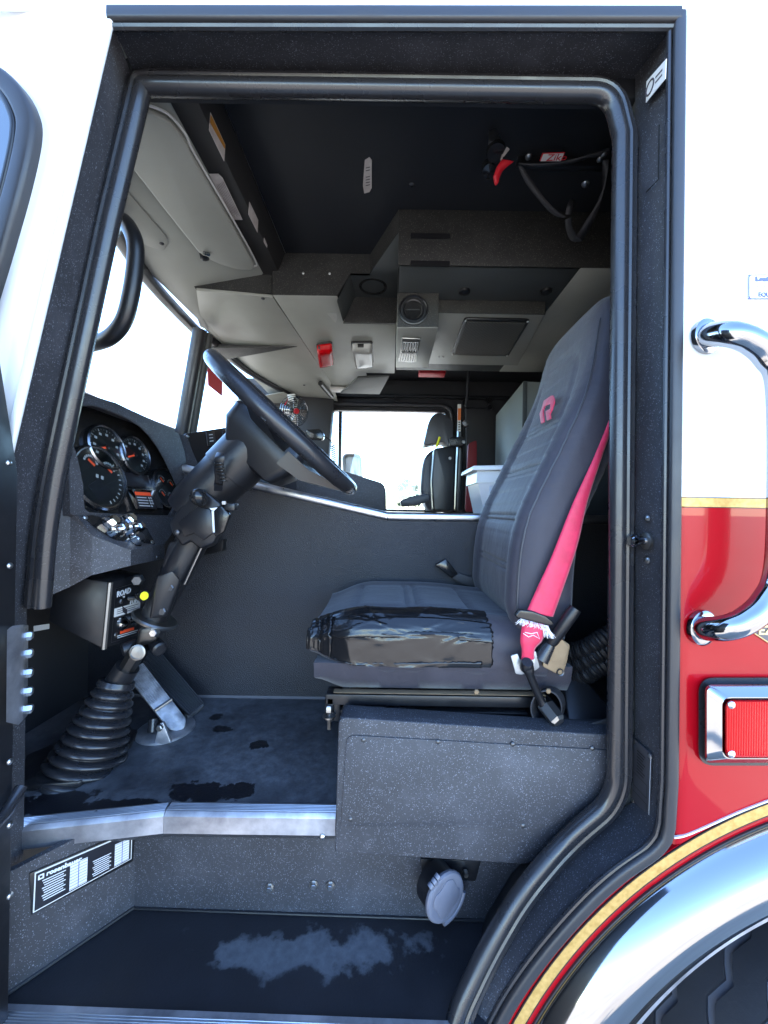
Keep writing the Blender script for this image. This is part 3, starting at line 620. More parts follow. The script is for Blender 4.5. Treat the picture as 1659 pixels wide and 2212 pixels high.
# dome lights
def dome(name, label, pts, lens, wd):
    t = thing(name, label, 'dome light', PZ(*pts[0], ZB)); q = [PZ(x, y, ZB - .002) for x, y in pts]; c = sum(q, Vector()) / 4
    prism('base', round_poly([a.lerp(c, -.06) for a in q], .015), (0, 0, -.008), 'plastic', t, .002)
    lo = [round_poly([a.lerp(c, s) + Vector((0, 0, -h)) for a in q], .018, 4) for s, h in ((0, .008), (.02, .030), (.10, .042), (.3, .047), (.7, .048))]
    loft('lens', lo, lens, t, angle=50)
    box('switch', (c.x - .018, c.x + .012), (q[0].y - .004, q[0].y + .012), (ZB - .030, ZB - .012), 'plastic', t, .002)
    return t
dome('dome_light', 'small red dome light under the overhead console', [(684, 742), (717, 738), (722, 775), (690, 782)], 'lens_red', .1)
dome('dome_light', 'clear dome light beside the red one under the overhead console', [(760, 738), (804, 738), (807, 780), (768, 784)], 'lens_clear', .1)
# ---------------------------------------------------------------- front header, visor, windshield
HD = thing('windshield_header', 'pale grey header lining above the windshield', 'header lining', (-.7, .6, 2.3))
prism('header_beam', [(-.43, .16, ZC + .001), (-.43, 1.555, ZC + .001), (-.458, 1.57, 2.378), (-.458, .16, 2.378)], (-.10, 0, .03), 'beam_black', HD, .004)
prism('beam_flange', [(-.459, .16, 2.379), (-.459, 1.56, 2.379), (-.52, 1.52, 2.3745), (-.52, .16, 2.3745)], (0, 0, .004), 'beam_black', HD, 0)
prism('beam_foot', [PY(560, 578, .86), PY(597, 548, .86), PY(590, 592, .86), PY(566, 592, .86)], (0, .02, 0), 'plastic_rough', HD, 0)
hdr = lambda t, y: Vector((-.50 - .40 * t, y, 2.380 - .075 * t))
prism('header_panel', [hdr(0, .15), hdr(0, 1.57), hdr(.55, 1.62), hdr(1, 1.66), hdr(1, .05), hdr(.35, .05)], (0, 0, .03), 'headliner', HD, .002)
pv = Plane(hdr(0, .2), hdr(1, .2), hdr(0, 1.2))
prism('cover_plate', round_poly([pv.at(230, 360, .0005), pv.at(366, 518, .0005), pv.at(352, 540, .0005), pv.at(290, 520, .0005), pv.at(180, 400, .0005)], [0, .03, .01, 0, 0]), -pv.n * -.004, 'headliner', HD, .001)
screw(pv.at(349, 526, .004), pv.n, .008, 'dark_bolt', HD)
stk = Plane((-.43, .2, ZC), (-.43, 1.2, ZC), (-.458, 1.2, 2.378))
def sticker(par, q, mt, name='sticker', th=.0012, off=.002):
    q = [Vector(a) for a in q]; n = (q[1] - q[0]).cross(q[2] - q[0]).normalized()
    if n.dot(CAM - q[0]) < 0: n = -n
    return prism(name, [a + n * .0005 for a in q], n * th, mt, par, 0), n
def zz(u, v): return (750 + u / 3.4025) / 1.8228, (350 + v / 3.4025) / 1.8228
s1 = [stk.at(*zz(*p)) for p in ((262, 315), (460, 745), (445, 968), (243, 550))]; o, n = sticker(HD, s1, 'label_dirty')
sticker(o, [stk.at(*zz(*p), .0022) for p in ((268, 345), (458, 748), (455, 800), (258, 450))], 'amber', 'warning_band')
s3 = [stk.at(*zz(*p)) for p in ((785, 1510), (902, 1755), (892, 1922), (772, 1680))]; o, n = sticker(HD, s3, 'label_dirty')
s4 = [stk.at(*zz(*p)) for p in ((982, 1990), (1026, 2095), (1020, 2128), (978, 2050))]; sticker(HD, s4, 'label_dirty')
s2 = [PZ(*zz(*p), 2.373) for p in ((250, 1134), (375, 1134), (430, 1185), (698, 1748), (570, 1746))]; o2, n2 = sticker(HD, s2, 'label_dirty')
ch = []
for k in range(6):
    a = s2[0].lerp(s2[4], .12); b = s2[4].lerp(s2[0], .08); t = .16 + k * .14
    a2 = s2[0].lerp(s2[4], .22).lerp(s2[2].lerp(s2[3], .06), t); b2 = s2[4].lerp(s2[3], t).lerp(a2, .08 + .1 * random.random()); w = (s2[3] - s2[4]) * .035
    ch.append([a2 + n2 * .0022, b2 + n2 * .0022, b2 + w + n2 * .0022, a2 + w + n2 * .0022])
lines('print_lines', ch, 'print_dark', o2)
VS = thing('sun_visor', 'wide pale grey sun visor folded up against the windshield header', 'sun visor', pv.at(420, 420))
vq = [pv.at(x, y, .012) for x, y in ((240, 270), (317, 228), (360, 247), (398, 291), (417, 333), (496, 468), (549, 565), (544, 576), (515, 575), (470, 562), (432, 542), (349, 437), (288, 358))]
vq = round_poly(vq, [0, .01, .02, .03, .02, 0, .012, .006, .02, .02, .03, 0, 0], 4)
prism('visor_panel', vq, pv.n * .016, 'headliner', VS, .006, 3)
tube('edge_piping', catmull([pv.at(x, y, .016) + Vector((.003, 0, 0)) for x, y in ((317, 227), (360, 246), (398, 290), (418, 333), (497, 467), (550, 563), (547, 575), (530, 578))], 6), .003, 'label_white', VS, 8)
lathe('visor_pivot', pv.at(441, 549, .012), pv.n, [(0, .016), (.016, .015), (.02, .006), (.02, .0005)], 'plastic', VS, 16, cap=False)
tube('pivot_pin', [pv.at(440, 546, .034), pv.at(452, 550, .030)], .006, 'chrome', VS, 10)
# windshield frame + glass
WS = thing('windshield', 'two-pane windshield with black frame and centre post', 'windshield', (-1.0, 1.2, 1.8))
wt = [Vector((-.70, .10, 2.285)), PZ(290, 562, 2.30), PZ(432, 722, 2.30), Vector((-.93, 1.35, 2.30)), Vector((-.90, 1.75, 2.30)), Vector((-.72, 2.3, 2.285))]
wb = [Vector((-.86, .08, 1.80)), PZ(165, 852, 1.82), PZ(388, 938, 1.82), Vector((-1.03, 1.35, 1.82)), Vector((-1.0, 1.75, 1.82)), Vector((-.88, 2.32, 1.80))]
wtc, wbc = catmull(wt, 6), catmull(wb, 6)
sweep('top_frame', wtc, rprof(.045, .04, .012), 'trim_black', WS, side=(0, 0, 1)); sweep('bottom_frame', wbc, rprof(.04, .04, .012), 'trim_black', WS, side=(0, 0, 1))
n_ = len(wtc); geo('glass_pane', [v for a, b in zip(wtc, wbc) for v in (a, b)], [(2 * i, 2 * i + 1, 2 * i + 3, 2 * i + 2) for i in range(n_ - 1)], 'glass', WS, 60)
for a, b in (((438, 700), (398, 945)),):
    t0, t1 = PX(432, 712, -.905), PX(392, 942, -1.0)
    tube('centre_post', [t0, t1], .032, 'trim_black', WS, 12); tube('post_lining', [t0 + Vector((.02, .045, 0)), t1 + Vector((.02, .05, 0))], .022, 'headliner_dark', WS, 10)
tube('side_post', [Vector((-.71, .10, 2.33)), Vector((-.86, .07, 1.75))], .045, 'trim_black', WS, 12)
tube('side_post', [Vector((-.70, 2.3, 2.33)), Vector((-.86, 2.32, 1.75))], .06, 'trim_black', WS, 12)
rf = [PX(447, 775, -.955), PX(480, 800, -.955), PX(479, 856, -.955), PX(449, 832, -.955)]
tag(prism('red_sticker', rf, (.003, 0, 0), 'red_cloth', None, 0), 'red rectangular tag hanging in the windshield behind the steering wheel', 'tag')
# far header/pillar
box('far_header', (-.75, 1.4), (2.30, 2.345), (fz1 + .10, 2.33), 'ceiling_vinyl', CAB, .01)
hexa('far_pillar', [(-.80, 2.24, 1.5), (-.50, 2.24, 1.5), (-.50, 2.34, 1.5), (-.80, 2.34, 1.5)], [(-.75, 2.24, 2.34), (-.44, 2.24, 2.34), (-.44, 2.34, 2.34), (-.75, 2.34, 2.34)], 'wood_dark', CAB, .01)
prism('passenger_visor', [PZ(772, 812, 2.25), PZ(842, 808, 2.25), PZ(820, 848, 2.22), PZ(735, 846, 2.22)], (0, 0, -.014), 'headliner_dark', OH, .005)
tube('visor_rail', [PZ(692, 828, 2.25), PZ(716, 856, 2.25)], .016, 'plastic', OH, 10); 
# inside grab handle on the A pillar
gh = catmull([P(x, y, d) for x, y, d in ((243, 497, 1.02), (252, 478, .98), (272, 482, .95), (291, 520, .94), (292, 570, .94), (282, 640, .94), (266, 695, .945), (235, 730, .96), (190, 746, 1.0))], 7)
tag(tube('grab_handle', gh, .0185, 'plastic_rough', None, 16), 'black bent grab handle on the inner windshield pillar', 'grab handle')
# ================================================================== dashboard
DB = thing('dashboard', 'charcoal speckled dashboard with round gauges behind the steering wheel', 'dashboard', (-.8, .4, 1.3))
CL = Plane(P(181, 1106, .965), P(388, 1113, 1.335), P(176, 876, 1.03))
def cz(u, v): return (240 + u / 2.4583) / 1.8228, (1500 + v / 2.4583) / 1.8228
opening = [(98, 330), (130, 285), (200, 243), (300, 240), (400, 268), (520, 315), (650, 372), (760, 440), (850, 530), (930, 640), (1000, 762), (1080, 930), (1160, 1130), (1085, 1215), (1040, 1300), (800, 1297), (600, 1290), (270, 1272), (225, 1235), (218, 1120), (215, 1000), (160, 760), (100, 560), (90, 430)]
op = [cz(*p) for p in opening]
cluster = [CL.at(*p, -.0) for p in op]
ctr = sum(cluster, Vector()) / len(cluster)
prism('cluster_panel', [ctr + (a - ctr) * 1.12 for a in cluster], -CL.n * .01, 'gloss_black', DB, 0)
# hood walls from the panel up to the rim, then the rim shell
UPV = (CL.at(250, 880) - CL.at(250, 1080)).normalized(); RTV = UPV.cross(CL.n)
if RTV.dot(CL.at(380, 1000) - CL.at(200, 1000)) < 0: RTV = -RTV
def depth_off(px, py):
    t = max(0, min(1, (1115 - py) / 230)); return .012 + .055 * t
rim_in = [CL.at(*p, depth_off(*p)) for p in op]
outer_px = [(112, 880), (120, 855), (150, 842), (205, 858), (250, 872), (290, 889), (325, 905), (355, 920), (386, 937), (397, 970), (405, 1010), (415, 1040), (424, 1068), (412, 1098), (398, 1116), (335, 1121), (262, 1121), (178, 1117), (166, 1115), (152, 1110), (150, 1060), (150, 1010), (134, 965), (118, 930)]
rim_out = [CL.at(*p, depth_off(*p) - .004) for p in outer_px]
nn = len(op)
vs = []; fs = []
for k in range(nn):
    a, b = cluster[k], rim_in[k]; c = rim_in[k].lerp(rim_out[k], .08) + CL.n * .003; d = rim_out[k]; e = rim_out[k] - CL.n * .08 - RTV * .0
    vs += [a - CL.n * .002, b, c, d, e]
for k in range(nn):
    j = (k + 1) % nn
    for s in range(4): fs.append((5 * k + s, 5 * k + s + 1, 5 * j + s + 1, 5 * j + s))
geo('hood', vs, fs, 'liner', DB, 30)
# gauges
def gauge(u, v, r, kind, tilt=0):
    c = CL.at(*cz(u, v), .006); g = lathe('gauge', c, CL.n, [(-.006, r * 1.12), (.006, r * 1.10), (.009, r * 1.03), (.007, r * .98), (.001, r * .96)], 'bezel', DB, 36, cap=False, up=UPV)
    lathe('dial', c, CL.n, [(.0005, r * .965), (.001, r * .96), (.001, .0003)], 'dial', g, 36, cap=False, up=UPV)
    def pt(a, rr, h=.0016): return c + CL.n * h + (RTV * math.sin(R(a)) + UPV * math.cos(R(a))) * rr
    def bar(a, r0, r1, w): 
        t = (RTV * math.cos(R(a)) - UPV * math.sin(R(a))) * w; return [pt(a, r0) - t, pt(a, r0) + t, pt(a, r1) + t, pt(a, r1) - t]
    tk = []
    if kind == 'big':
        for k in range(25): a = -130 + 260 * k / 24; tk.append(bar(a, r * (.80 if k % 3 == 0 else .85), r * .91, r * (.018 if k % 3 == 0 else .010)))
        for k in range(9):
            a = -130 + 260 * k / 8; m_ = pt(a, r * .66); s = r * .075
            tk.append([m_ - RTV * s - UPV * s * .8, m_ + RTV * s - UPV * s * .8, m_ + RTV * s + UPV * s * .8, m_ - RTV * s + UPV * s * .8])
        lines('scale_marks', tk, 'dial_print', g)
        nd = [bar(tilt, -r * .10, r * .62, r * .045)]; lines('pointer', nd, 'needle', g, CL.n * .003)
        lathe('pointer_hub', c + CL.n * .002, CL.n, [(0, r * .12), (.004, r * .10), (.005, .0003)], 'dial', g, 16, cap=False)
    else:
        subs = [(-.34, .42), (.34, .42)] if kind == 'multi' else [(-.36, .36), (.36, .36), (-.30, -.40), (.34, -.40)]
        for sx, sy in subs:
            cc = c + RTV * r * sx + UPV * r * sy + CL.n * .0018; rr = r * .27
            for k in range(9):
                a = R(-80 + 160 * k / 8); p0 = cc + (RTV * math.sin(a) + UPV * math.cos(a)) * rr; p1 = cc + (RTV * math.sin(a) + UPV * math.cos(a)) * rr * .72; t = (RTV * math.cos(a) - UPV * math.sin(a)) * rr * (.13 if kind == 'multi' else .05)
                tk.append([p1 - t, p1 + t, p0 + t, p0 - t])
            a = R(118 if kind == 'multi' else 125); dr = RTV * math.sin(a) + UPV * math.cos(a); t = (RTV * math.cos(a) - UPV * math.sin(a)) * rr * .16
            lines('pointer', [[cc - dr * rr * .5 - t, cc - dr * rr * .5 + t, cc + dr * rr * .55 + t, cc + dr * rr * .55 - t]], 'needle', g, CL.n * .002)
        lines('scale_marks', tk, 'dial_print', g)
        if kind == 'multi':
            lines('ring_marks', [bar(a, r * .80, r * .90, r * .022) for a in range(40, 150, 12)] + [[c + RTV * r * x + UPV * r * y + CL.n * .0018 for x, y in ((x0, -.02), (x0 + .10, -.02), (x0 + .10, .10), (x0, .10))] for x0 in (-.14, .05)], 'dial_print', g)
            lathe('status_screen', c - UPV * r * .42 + CL.n * .0014, CL.n, [(0, r * .42), (.0005, r * .42), (.0005, .0003)], 'label_black', g, 4, cap=False, up=UPV)
    lathe('cover_glass', c, CL.n, [(.004, r * .97), (.0042, .0003)], 'glass', g, 24, cap=False)
    return g
gauge(437, 648, .058, 'big', -118); gauge(710, 720, .055, 'big', -122); gauge(368, 940, .080, 'multi'); gauge(1015, 1040, .062, 'small')
# message screen, warning plate
sq_ = [CL.at(*cz(*p), .004) for p in ((500, 860), (845, 915), (890, 1040), (560, 1005))]; prism('message_screen', sq_, -CL.n * .01, 'label_black', DB, .001)
lines('screen_frame', [[CL.at(*cz(*a), .0045), CL.at(*cz(*b), .0045), CL.at(*cz(*c_), .0045), CL.at(*cz(*d_), .0045)] for a, b, c_, d_ in (((492, 858), (508, 860), (572, 1000), (560, 1003)), ((832, 916), (845, 916), (886, 1038), (876, 1038)))], 'steel', DB)
wp = [CL.at(*cz(*p), .030) for p in ((700, 1065), (862, 1075), (925, 1240), (755, 1232))]; wpo = prism('warning_plate', [CL.at(*cz(*p), .004) for p in ((640, 1060), (862, 1075), (925, 1250), (720, 1250))], CL.n * .024, 'chrome', DB, .002)
wpl = prism('plate_face', wp, CL.n * .0006, 'label_black', wpo, 0)
def quad_in(q, x0, y0, x1, y1, off=0): # bilinear sub-quad, q = TL TR BR BL
    f = lambda x, y: q[0].lerp(q[1], x).lerp(q[3].lerp(q[2], x), y) + CL.n * off
    return [f(x0, y0), f(x1, y0), f(x1, y1), f(x0, y1)]
lines('warning_band', [quad_in(wp, .03, .04, .97, .24, .001)], 'needle', wpo)
lines('print_lines', [quad_in(wp, .06, .34 + .16 * k, .62 + .05 * (k % 2), .385 + .16 * k, .001) for k in range(4)] + [quad_in(wp, .74, .31 + .16 * k, .80, .41 + .16 * k, .001) for k in range(4)] + [quad_in(wp, .86, .31 + .16 * k, .92, .41 + .16 * k, .001) for k in range(3)], 'print_white', wpo)
# lower shell: facets A-B-C-D
A_, B_, C_, D_ = (-.86, .90), (-.70, .925), (-.672, 1.005), (-.672, 1.17)
pt = lambda px, py, d: P(px, py, d)
topL = [P(134, 968, .93), P(152, 1030, .945), P(152, 1112, .955)]
shell_top = [P(100, 1075, .895), P(152, 1118, .93), P(199, 1157, .945), P(283, 1189, 1.005), P(356, 1174, 1.17)]
shell_bot = [P(94, 1293, .895), P(150, 1268, .93), P(197, 1243, .945), P(282, 1222, 1.005), P(355, 1207, 1.17)]
back_off = Vector((-.14, .02, 0))
prism_v = [*shell_top, *shell_bot]
geo('lower_shell', prism_v + [v + Vector((-.13, .03, 0)) for v in shell_bot], [(0, 5, 6, 1), (1, 6, 7, 2), (2, 7, 8, 3), (3, 8, 9, 4)] + [(5 + k, 10 + k, 11 + k, 6 + k) for k in range(4)], 'liner', DB, 12)
geo('lower_shell', [P(100, 1075, .895), P(152, 1118, .93), P(152, 1030, .945), P(134, 968, .955), P(112, 985, .90), P(106, 1030, .895), P(118, 925, .97), P(112, 880, .97), P(108, 900, .90)], [(0, 1, 2, 5), (5, 2, 3, 4), (4, 3, 6, 8), (8, 6, 7)], 'liner', DB, 20)
# sloping knob shelf
shelf = [P(152, 1118, .93), P(199, 1157, .945), P(283, 1189, 1.005), P(356, 1174, 1.17), CL.at(400, 1112, .012), CL.at(262, 1119, .012), CL.at(166, 1113, .012)]
geo('shelf', shelf, [tuple(range(7))], 'liner', DB, 0)
SP = Plane(P(199, 1157, .943), P(356, 1174, 1.168), CL.at(262, 1119, .014))
kp = [SP.at(*cz(*p), .001) for p in ((200, 1312), (300, 1302), (420, 1330), (640, 1345), (830, 1430), (910, 1582), (690, 1615), (520, 1540), (330, 1420))]
prism('knob_panel', kp, SP.n * .002, 'gloss_black', DB, 0)
ku = (CL.n * .35 + SP.n).normalized()
def knob(u, v, r, h, nm='knob', seg=6):
    c = SP.at(*cz(u, v), .003); t = lathe(nm, c, SP.n, [(0, r * 1.25), (h * .25, r * 1.2), (h * .3, r), (h * .9, r * .92), (h, r * .7), (h, .0003)], 'knob_chrome', DB, seg, cap=False, angle=30)
    return t
knob(440, 1395, .017, .032); knob(610, 1372, .017, .032); knob(560, 1450, .0135, .026, 'knob', 5); knob(725, 1440, .0135, .026, 'knob', 5); knob(705, 1550, .017, .026, 'switch_knob', 20)
for u, v in ((237, 1320), (885, 1560)): screw(SP.at(*cz(u, v), .003), SP.n, .006, 'bolt', DB)
for u, v in ((775, 1740), (935, 1705)): screw(P(*cz(u, v), 1.07 if u < 900 else 1.13) , (.95, -.3, 0), .006, 'dark_bolt', DB)
# dash top up to the windshield and centre panel with switches
geo('dash_top', [CL.at(112, 878, .05), CL.at(150, 840, .05), CL.at(250, 870, .05), CL.at(386, 936, .05), PZ(388, 938, 1.805), PZ(165, 852, 1.805), Vector((-.90, .08, 1.79))], [(0, 1, 5, 6), (1, 2, 5), (2, 3, 4, 5)], 'liner', DB, 0)
CPn = Plane(P(386, 937, 1.40), P(424, 1066, 1.36), P(560, 935, 1.92))
prism('centre_facet', [CPn.at(*p) for p in ((386, 937), (400, 940), (470, 1040), (500, 1120), (424, 1120), (405, 1010))], -CPn.n * .1, 'liner', DB, .003)
prism('switch_panel', [CPn.at(*p, .002) for p in ((401, 936), (540, 915), (600, 1000), (600, 1110), (500, 1110), (432, 1010))], -CPn.n * .1, 'plastic_rough', DB, .003)
for x, y in ((452, 948), (487, 946), (520, 944)):
    q = [CPn.at(x - 9, y - 14, .004), CPn.at(x + 9, y - 16, .004), CPn.at(x + 13, y + 14, .004), CPn.at(x - 5, y + 16, .004)]
    s = prism('rocker_switch', q, CPn.n * .006, 'plastic', DB, .002)
    if x == 452: lines('switch_mark', [[q[0].lerp(q[1], .25).lerp(q[3].lerp(q[2], .25), t), q[0].lerp(q[1], .7).lerp(q[3].lerp(q[2], .7), t), q[0].lerp(q[1], .7).lerp(q[3].lerp(q[2], .7), t + .06), q[0].lerp(q[1], .25).lerp(q[3].lerp(q[2], .25), t + .06)] for t in (.22, .45, .68)], 'print_white', s, CPn.n * .0065)
screw(CPn.at(406, 942, .003), CPn.n, .005, 'bolt', DB)
# under-dash pump shift box
PB = thing('pump_shift_box', 'black pump shift control box with white lettering under the dashboard', 'control box', P(230, 1400, 1.0))
F0, F1, F2, F3 = P(236, 1258, .99), P(306, 1238, 1.13), P(302, 1378, 1.13), P(222, 1402, .985)
off = Vector((-.13, -.01, .02)); n_b = (F1 - F0).cross(F3 - F0).normalized(); n_b = n_b if n_b.dot(CAM - F0) > 0 else -n_b
hexa('case', [F0, F1, F2, F3], [F0 + off, F1 + off, F2 + off + Vector((0, 0, .05)), F3 + off + Vector((0, 0, .05))], 'metal_black', PB, .004)
tube('edge_guard', [F0 + n_b * .003, F3 + n_b * .003], .006, 'steel', PB, 8)
q4 = [F0, F1, F2, F3]; fq = lambda x, y, o=.0012: q4[0].lerp(q4[1], x).lerp(q4[3].lerp(q4[2], x), y) + n_b * o
def fquad(x0, y0, x1, y1, o=.0012): return [fq(x0, y0, o), fq(x1, y0, o), fq(x1, y1, o), fq(x0, y1, o)]
xd = (F1 - F0).normalized(); ud = (F0 - F3).normalized()
lines('outline', [fquad(.18, .12, .97, .128), fquad(.18, .12, .19, .94), fquad(.18, .935, .97, .94)], 'steel', PB)
text('lettering', 'ROAD', fq(.44, .22), xd, ud, .021, 'print_white', PB, bold=.0006); text('lettering', 'PUMP', fq(.80, .40), xd, ud, .019, 'print_white', PB, bold=.0006)
lines('arrow', [fquad(.42, .29, .45, .40), fquad(.40, .275, .47, .30)], 'print_white', PB)
pl = prism('instruction_label', fquad(.20, .43, .96, .56, .001), n_b * .0008, 'label_white', PB, 0); lines('print_lines', [fquad(.26, .455 + .03 * k, .9 - .1 * (k % 2), .465 + .03 * k, .0022) for k in range(3)], 'print_dark', PB)
lines('print_lines', [fquad(.34, .60, .52, .615), fquad(.30, .63, .58, .645), fquad(.66, .57, .84, .60), fquad(.30, .86, .92, .872), fquad(.34, .89, .88, .90)], 'print_white', PB)
lines('warning_band', [fquad(.40, .80, .80, .845)], 'needle', PB)
for x, y, r in ((.46, .70, .017), (.75, .665, .015)): lathe('indicator_lamp', fq(x, y, 0), n_b, [(0, r * 1.1), (.004, r * 1.1), (.007, r * .9), (.014, r * .45), (.016, .0003)], 'chrome', PB, 18, cap=False)
tube('shift_lever', [fq(.56, .33, .002), fq(.62, .31, .02), P(302, 1287, 1.0)], [.007, .006, .0055], 'metal_black', PB, 10)
kc = P(302, 1287, 1.0); kd = (CAM - kc).normalized() * .5 + Vector((.6, 0, 0)); lathe('lever_knob', kc, kd, [(0, .012), (.012, .015), (.018, .014), (.018, .0095)], 'gloss_black', PB, 18, cap=False); lathe('lever_cap', kc, kd, [(.0175, .011), (.0195, .010), (.02, .0003)], 'yellow', PB, 18, cap=False)
bolt(fq(.36, .345, 0), n_b, .007, 'steel', PB)
for x, y in ((.30, .84), (.86, .75)): screw(fq(x, y, 0), n_b, .007, 'steel', PB)
# wires, small label
WR = thing('wiring_loom', 'red and black wires looping out behind the control box', 'wires', P(150, 1310, 1.0))
for k, m_ in enumerate(('red_cloth', 'green_wire', 'plastic', 'red_cloth')):
    tube('wire', catmull([P(178, 1275 + 3 * k, 1.02), P(150 - 2 * k, 1285, .99), P(137 + 4 * k, 1320, .985), P(146 + 3 * k, 1350, .99), P(165, 1345 + k, 1.0), P(172 + k * 2, 1310, 1.02), P(188, 1296, 1.05)], 5), .0042, m_, WR, 8)
sticker(WR, [P(74, 1352, 1.0), P(107, 1347, 1.0), P(107, 1358, 1.0), P(74, 1364, 1.0)], 'label_white', 'port_label')
# ================================================================== steering
ST = thing('steering_column', 'black steering column with tilt housing, universal joint and rubber boot', 'steering column', PZ(150, 1665, ZF))
ax = Vector((.685, 0, .728)).normalized(); uu = Vector((.728, 0, -.685)).normalized(); vv = Vector((0, 1, 0))
WC = P(619, 922, 1.105)
def scirc(c, a, r, seg=28, sx=1, sy=1):
    x, y, n = frame(a, (0, 1, 0)); return [c + x * math.cos(2 * math.pi * k / seg) * r * sx + y * math.sin(2 * math.pi * k / seg) * r * sy for k in range(seg)]
cx0 = P(562, 952, 1.105); cx1 = P(420, 1092, 1.08)
axd = (cx0 - cx1).normalized()
L = (cx0 - cx1).length
loft('upper_shroud', [scirc(cx1 + axd * t, axd, r) for t, r in ((L * .50, .074), (L * .502, .0745), (L * .80, .077), (L * 1.02, .078), (L * 1.03, .075))], 'plastic_rough', ST)
loft('lower_shroud', [scirc(cx1 + axd * t, axd, r) for t, r in ((-.03, .058), (0, .066), (L * .1, .068), (L * .4975, .071))], 'plastic_rough', ST)
for px, py in ((470, 1040),): pass
# turn lever: block with ridges
lvb = P(474, 1043, .985); tube('lever_boot', [P(472, 1055, 1.0), P(472, 1042, .985)], .014, 'plastic', ST, 4)
tl_ = hexa('turn_lever', [P(462, 990, .945), P(484, 992, .945), P(484, 996, .965), P(462, 994, .965)], [P(464, 1044, .972), P(480, 1046, .972), P(480, 1046, .99), P(464, 1044, .99)], 'plastic', ST, .003)
hexa('lever_tip', [P(463, 988, .946), P(485, 984, .946), P(485, 978, .955), P(468, 976, .962)], [P(463, 998, .946), P(485, 996, .946), P(485, 992, .966), P(468, 990, .966)], 'plastic', tl_, .002)
for k in range(6):
    y_ = 1001 + k * 7; box('ridge', (P(467, y_, .95).x, P(482, y_, .95).x), (P(0, 0, .94 + k * .0045).y, P(0, 0, .955 + k * .0045).y), (P(474, y_ + 2.5, .95).z, P(474, y_, .95).z), 'gloss_black', tl_, .0008)
kb = P(428, 1073, .985); lathe('knob_ball', kb, (-.3, -.5, .8), [(-.022, .012), (-.012, .018), (0, .021), (.012, .017), (.019, .009), (.021, .0003)], 'gloss_black', ST, 20, cap=False)
box('switch_block', (P(500, 0, 1.0).x, P(523, 0, 1.0).x), (P(0, 0, 1.0).y, P(0, 0, 1.03).y), (P(0, 1095, 1.0).z, P(0, 1080, 1.0).z), 'plastic', ST, .002); box('switch_button', (P(497, 0, .998).x, P(505, 0, .998).x), (P(0, 0, .992).y, P(0, 0, 1.0).y), (P(0, 1083, 1.0).z, P(0, 1075, 1.0).z), 'label_dirty', ST, .002)
# tilt housing (faceted) and torn tape
th = [(366, 1130), (402, 1070), (435, 1052), (476, 1085), (489, 1118), (462, 1175), (432, 1186), (412, 1168), (394, 1180), (372, 1150)]
hexa('tilt_housing', [P(x, y, 1.015) for x, y in th], [P(x + 6, y + 2, 1.17) for x, y in th], 'plastic_rough', ST, .008, 3)
prism('housing_cover', [P(x, y, 1.009) for x, y in ((384, 1128), (428, 1092), (455, 1100), (462, 1150), (438, 1168), (418, 1152), (398, 1160))], (0, .008, 0), 'plastic', ST, .003)
prism('torn_tape', round_poly([P(x, y, 1.004) for x, y in ((452, 1098), (478, 1092), (496, 1112), (482, 1150), (463, 1160), (459, 1130))], .006), (0, .014, 0), 'tape', ST, .004)
lines('tape_edge', [[P(453, 1098, 1.003), P(470, 1096, 1.003), P(462, 1104, 1.003), P(456, 1102, 1.003)], [P(457, 1104, 1.003), P(462, 1104, 1.003), P(464, 1150, 1.003), P(460, 1150, 1.003)]], 'print_white', ST)
screw(P(382, 1150, 1.010), (0, -1, 0), .007, 'dark_bolt', ST)
# lower column
def lcyl(nm, a, b, r0, r1, m_, seg=20, par=ST): return tube(nm, [a, b], [r0, r1], m_, par, seg)
LC0, LC1 = P(425, 1150, 1.09), P(332, 1335, 1.07)
lcyl('lower_column', LC0, LC1, .044, .034, 'metal_black', 24)
hexa('column_bracket', [P(366, 1170, 1.05), P(404, 1164, 1.05), P(360, 1260, 1.05), P(336, 1268, 1.05)], [P(372, 1176, 1.18), P(408, 1170, 1.18), P(364, 1262, 1.18), P(342, 1268, 1.18)], 'metal_black', ST, .006)
cb = hexa('clamp', [P(336, 1245, 1.0), P(372, 1232, 1.0), P(392, 1255, 1.02), P(364, 1330, 1.02), P(322, 1338, 1.0)], [P(340, 1250, 1.13), P(376, 1238, 1.13), P(396, 1260, 1.13), P(368, 1328, 1.13), P(328, 1332, 1.13)], 'metal_black', ST, .008)
for px, py in ((369, 1269), (352, 1320)): bolt(P(px, py, 1.016), (0, -1, 0), .011, 'dark_bolt', ST)
bolt(P(300, 1252, 1.04), (.3, -1, 0), .015, 'dark_bolt', ST, h=.02)
lathe('column_flange', P(335, 1338, 1.07), LC0 - LC1, [(-.004, .058), (.002, .060), (.006, .056), (.006, .03)], 'steel', ST, 28, cap=False)
tube('cable', [P(436, 1180, 1.06), P(398, 1262, 1.05)], .003, 'steel', ST, 6)
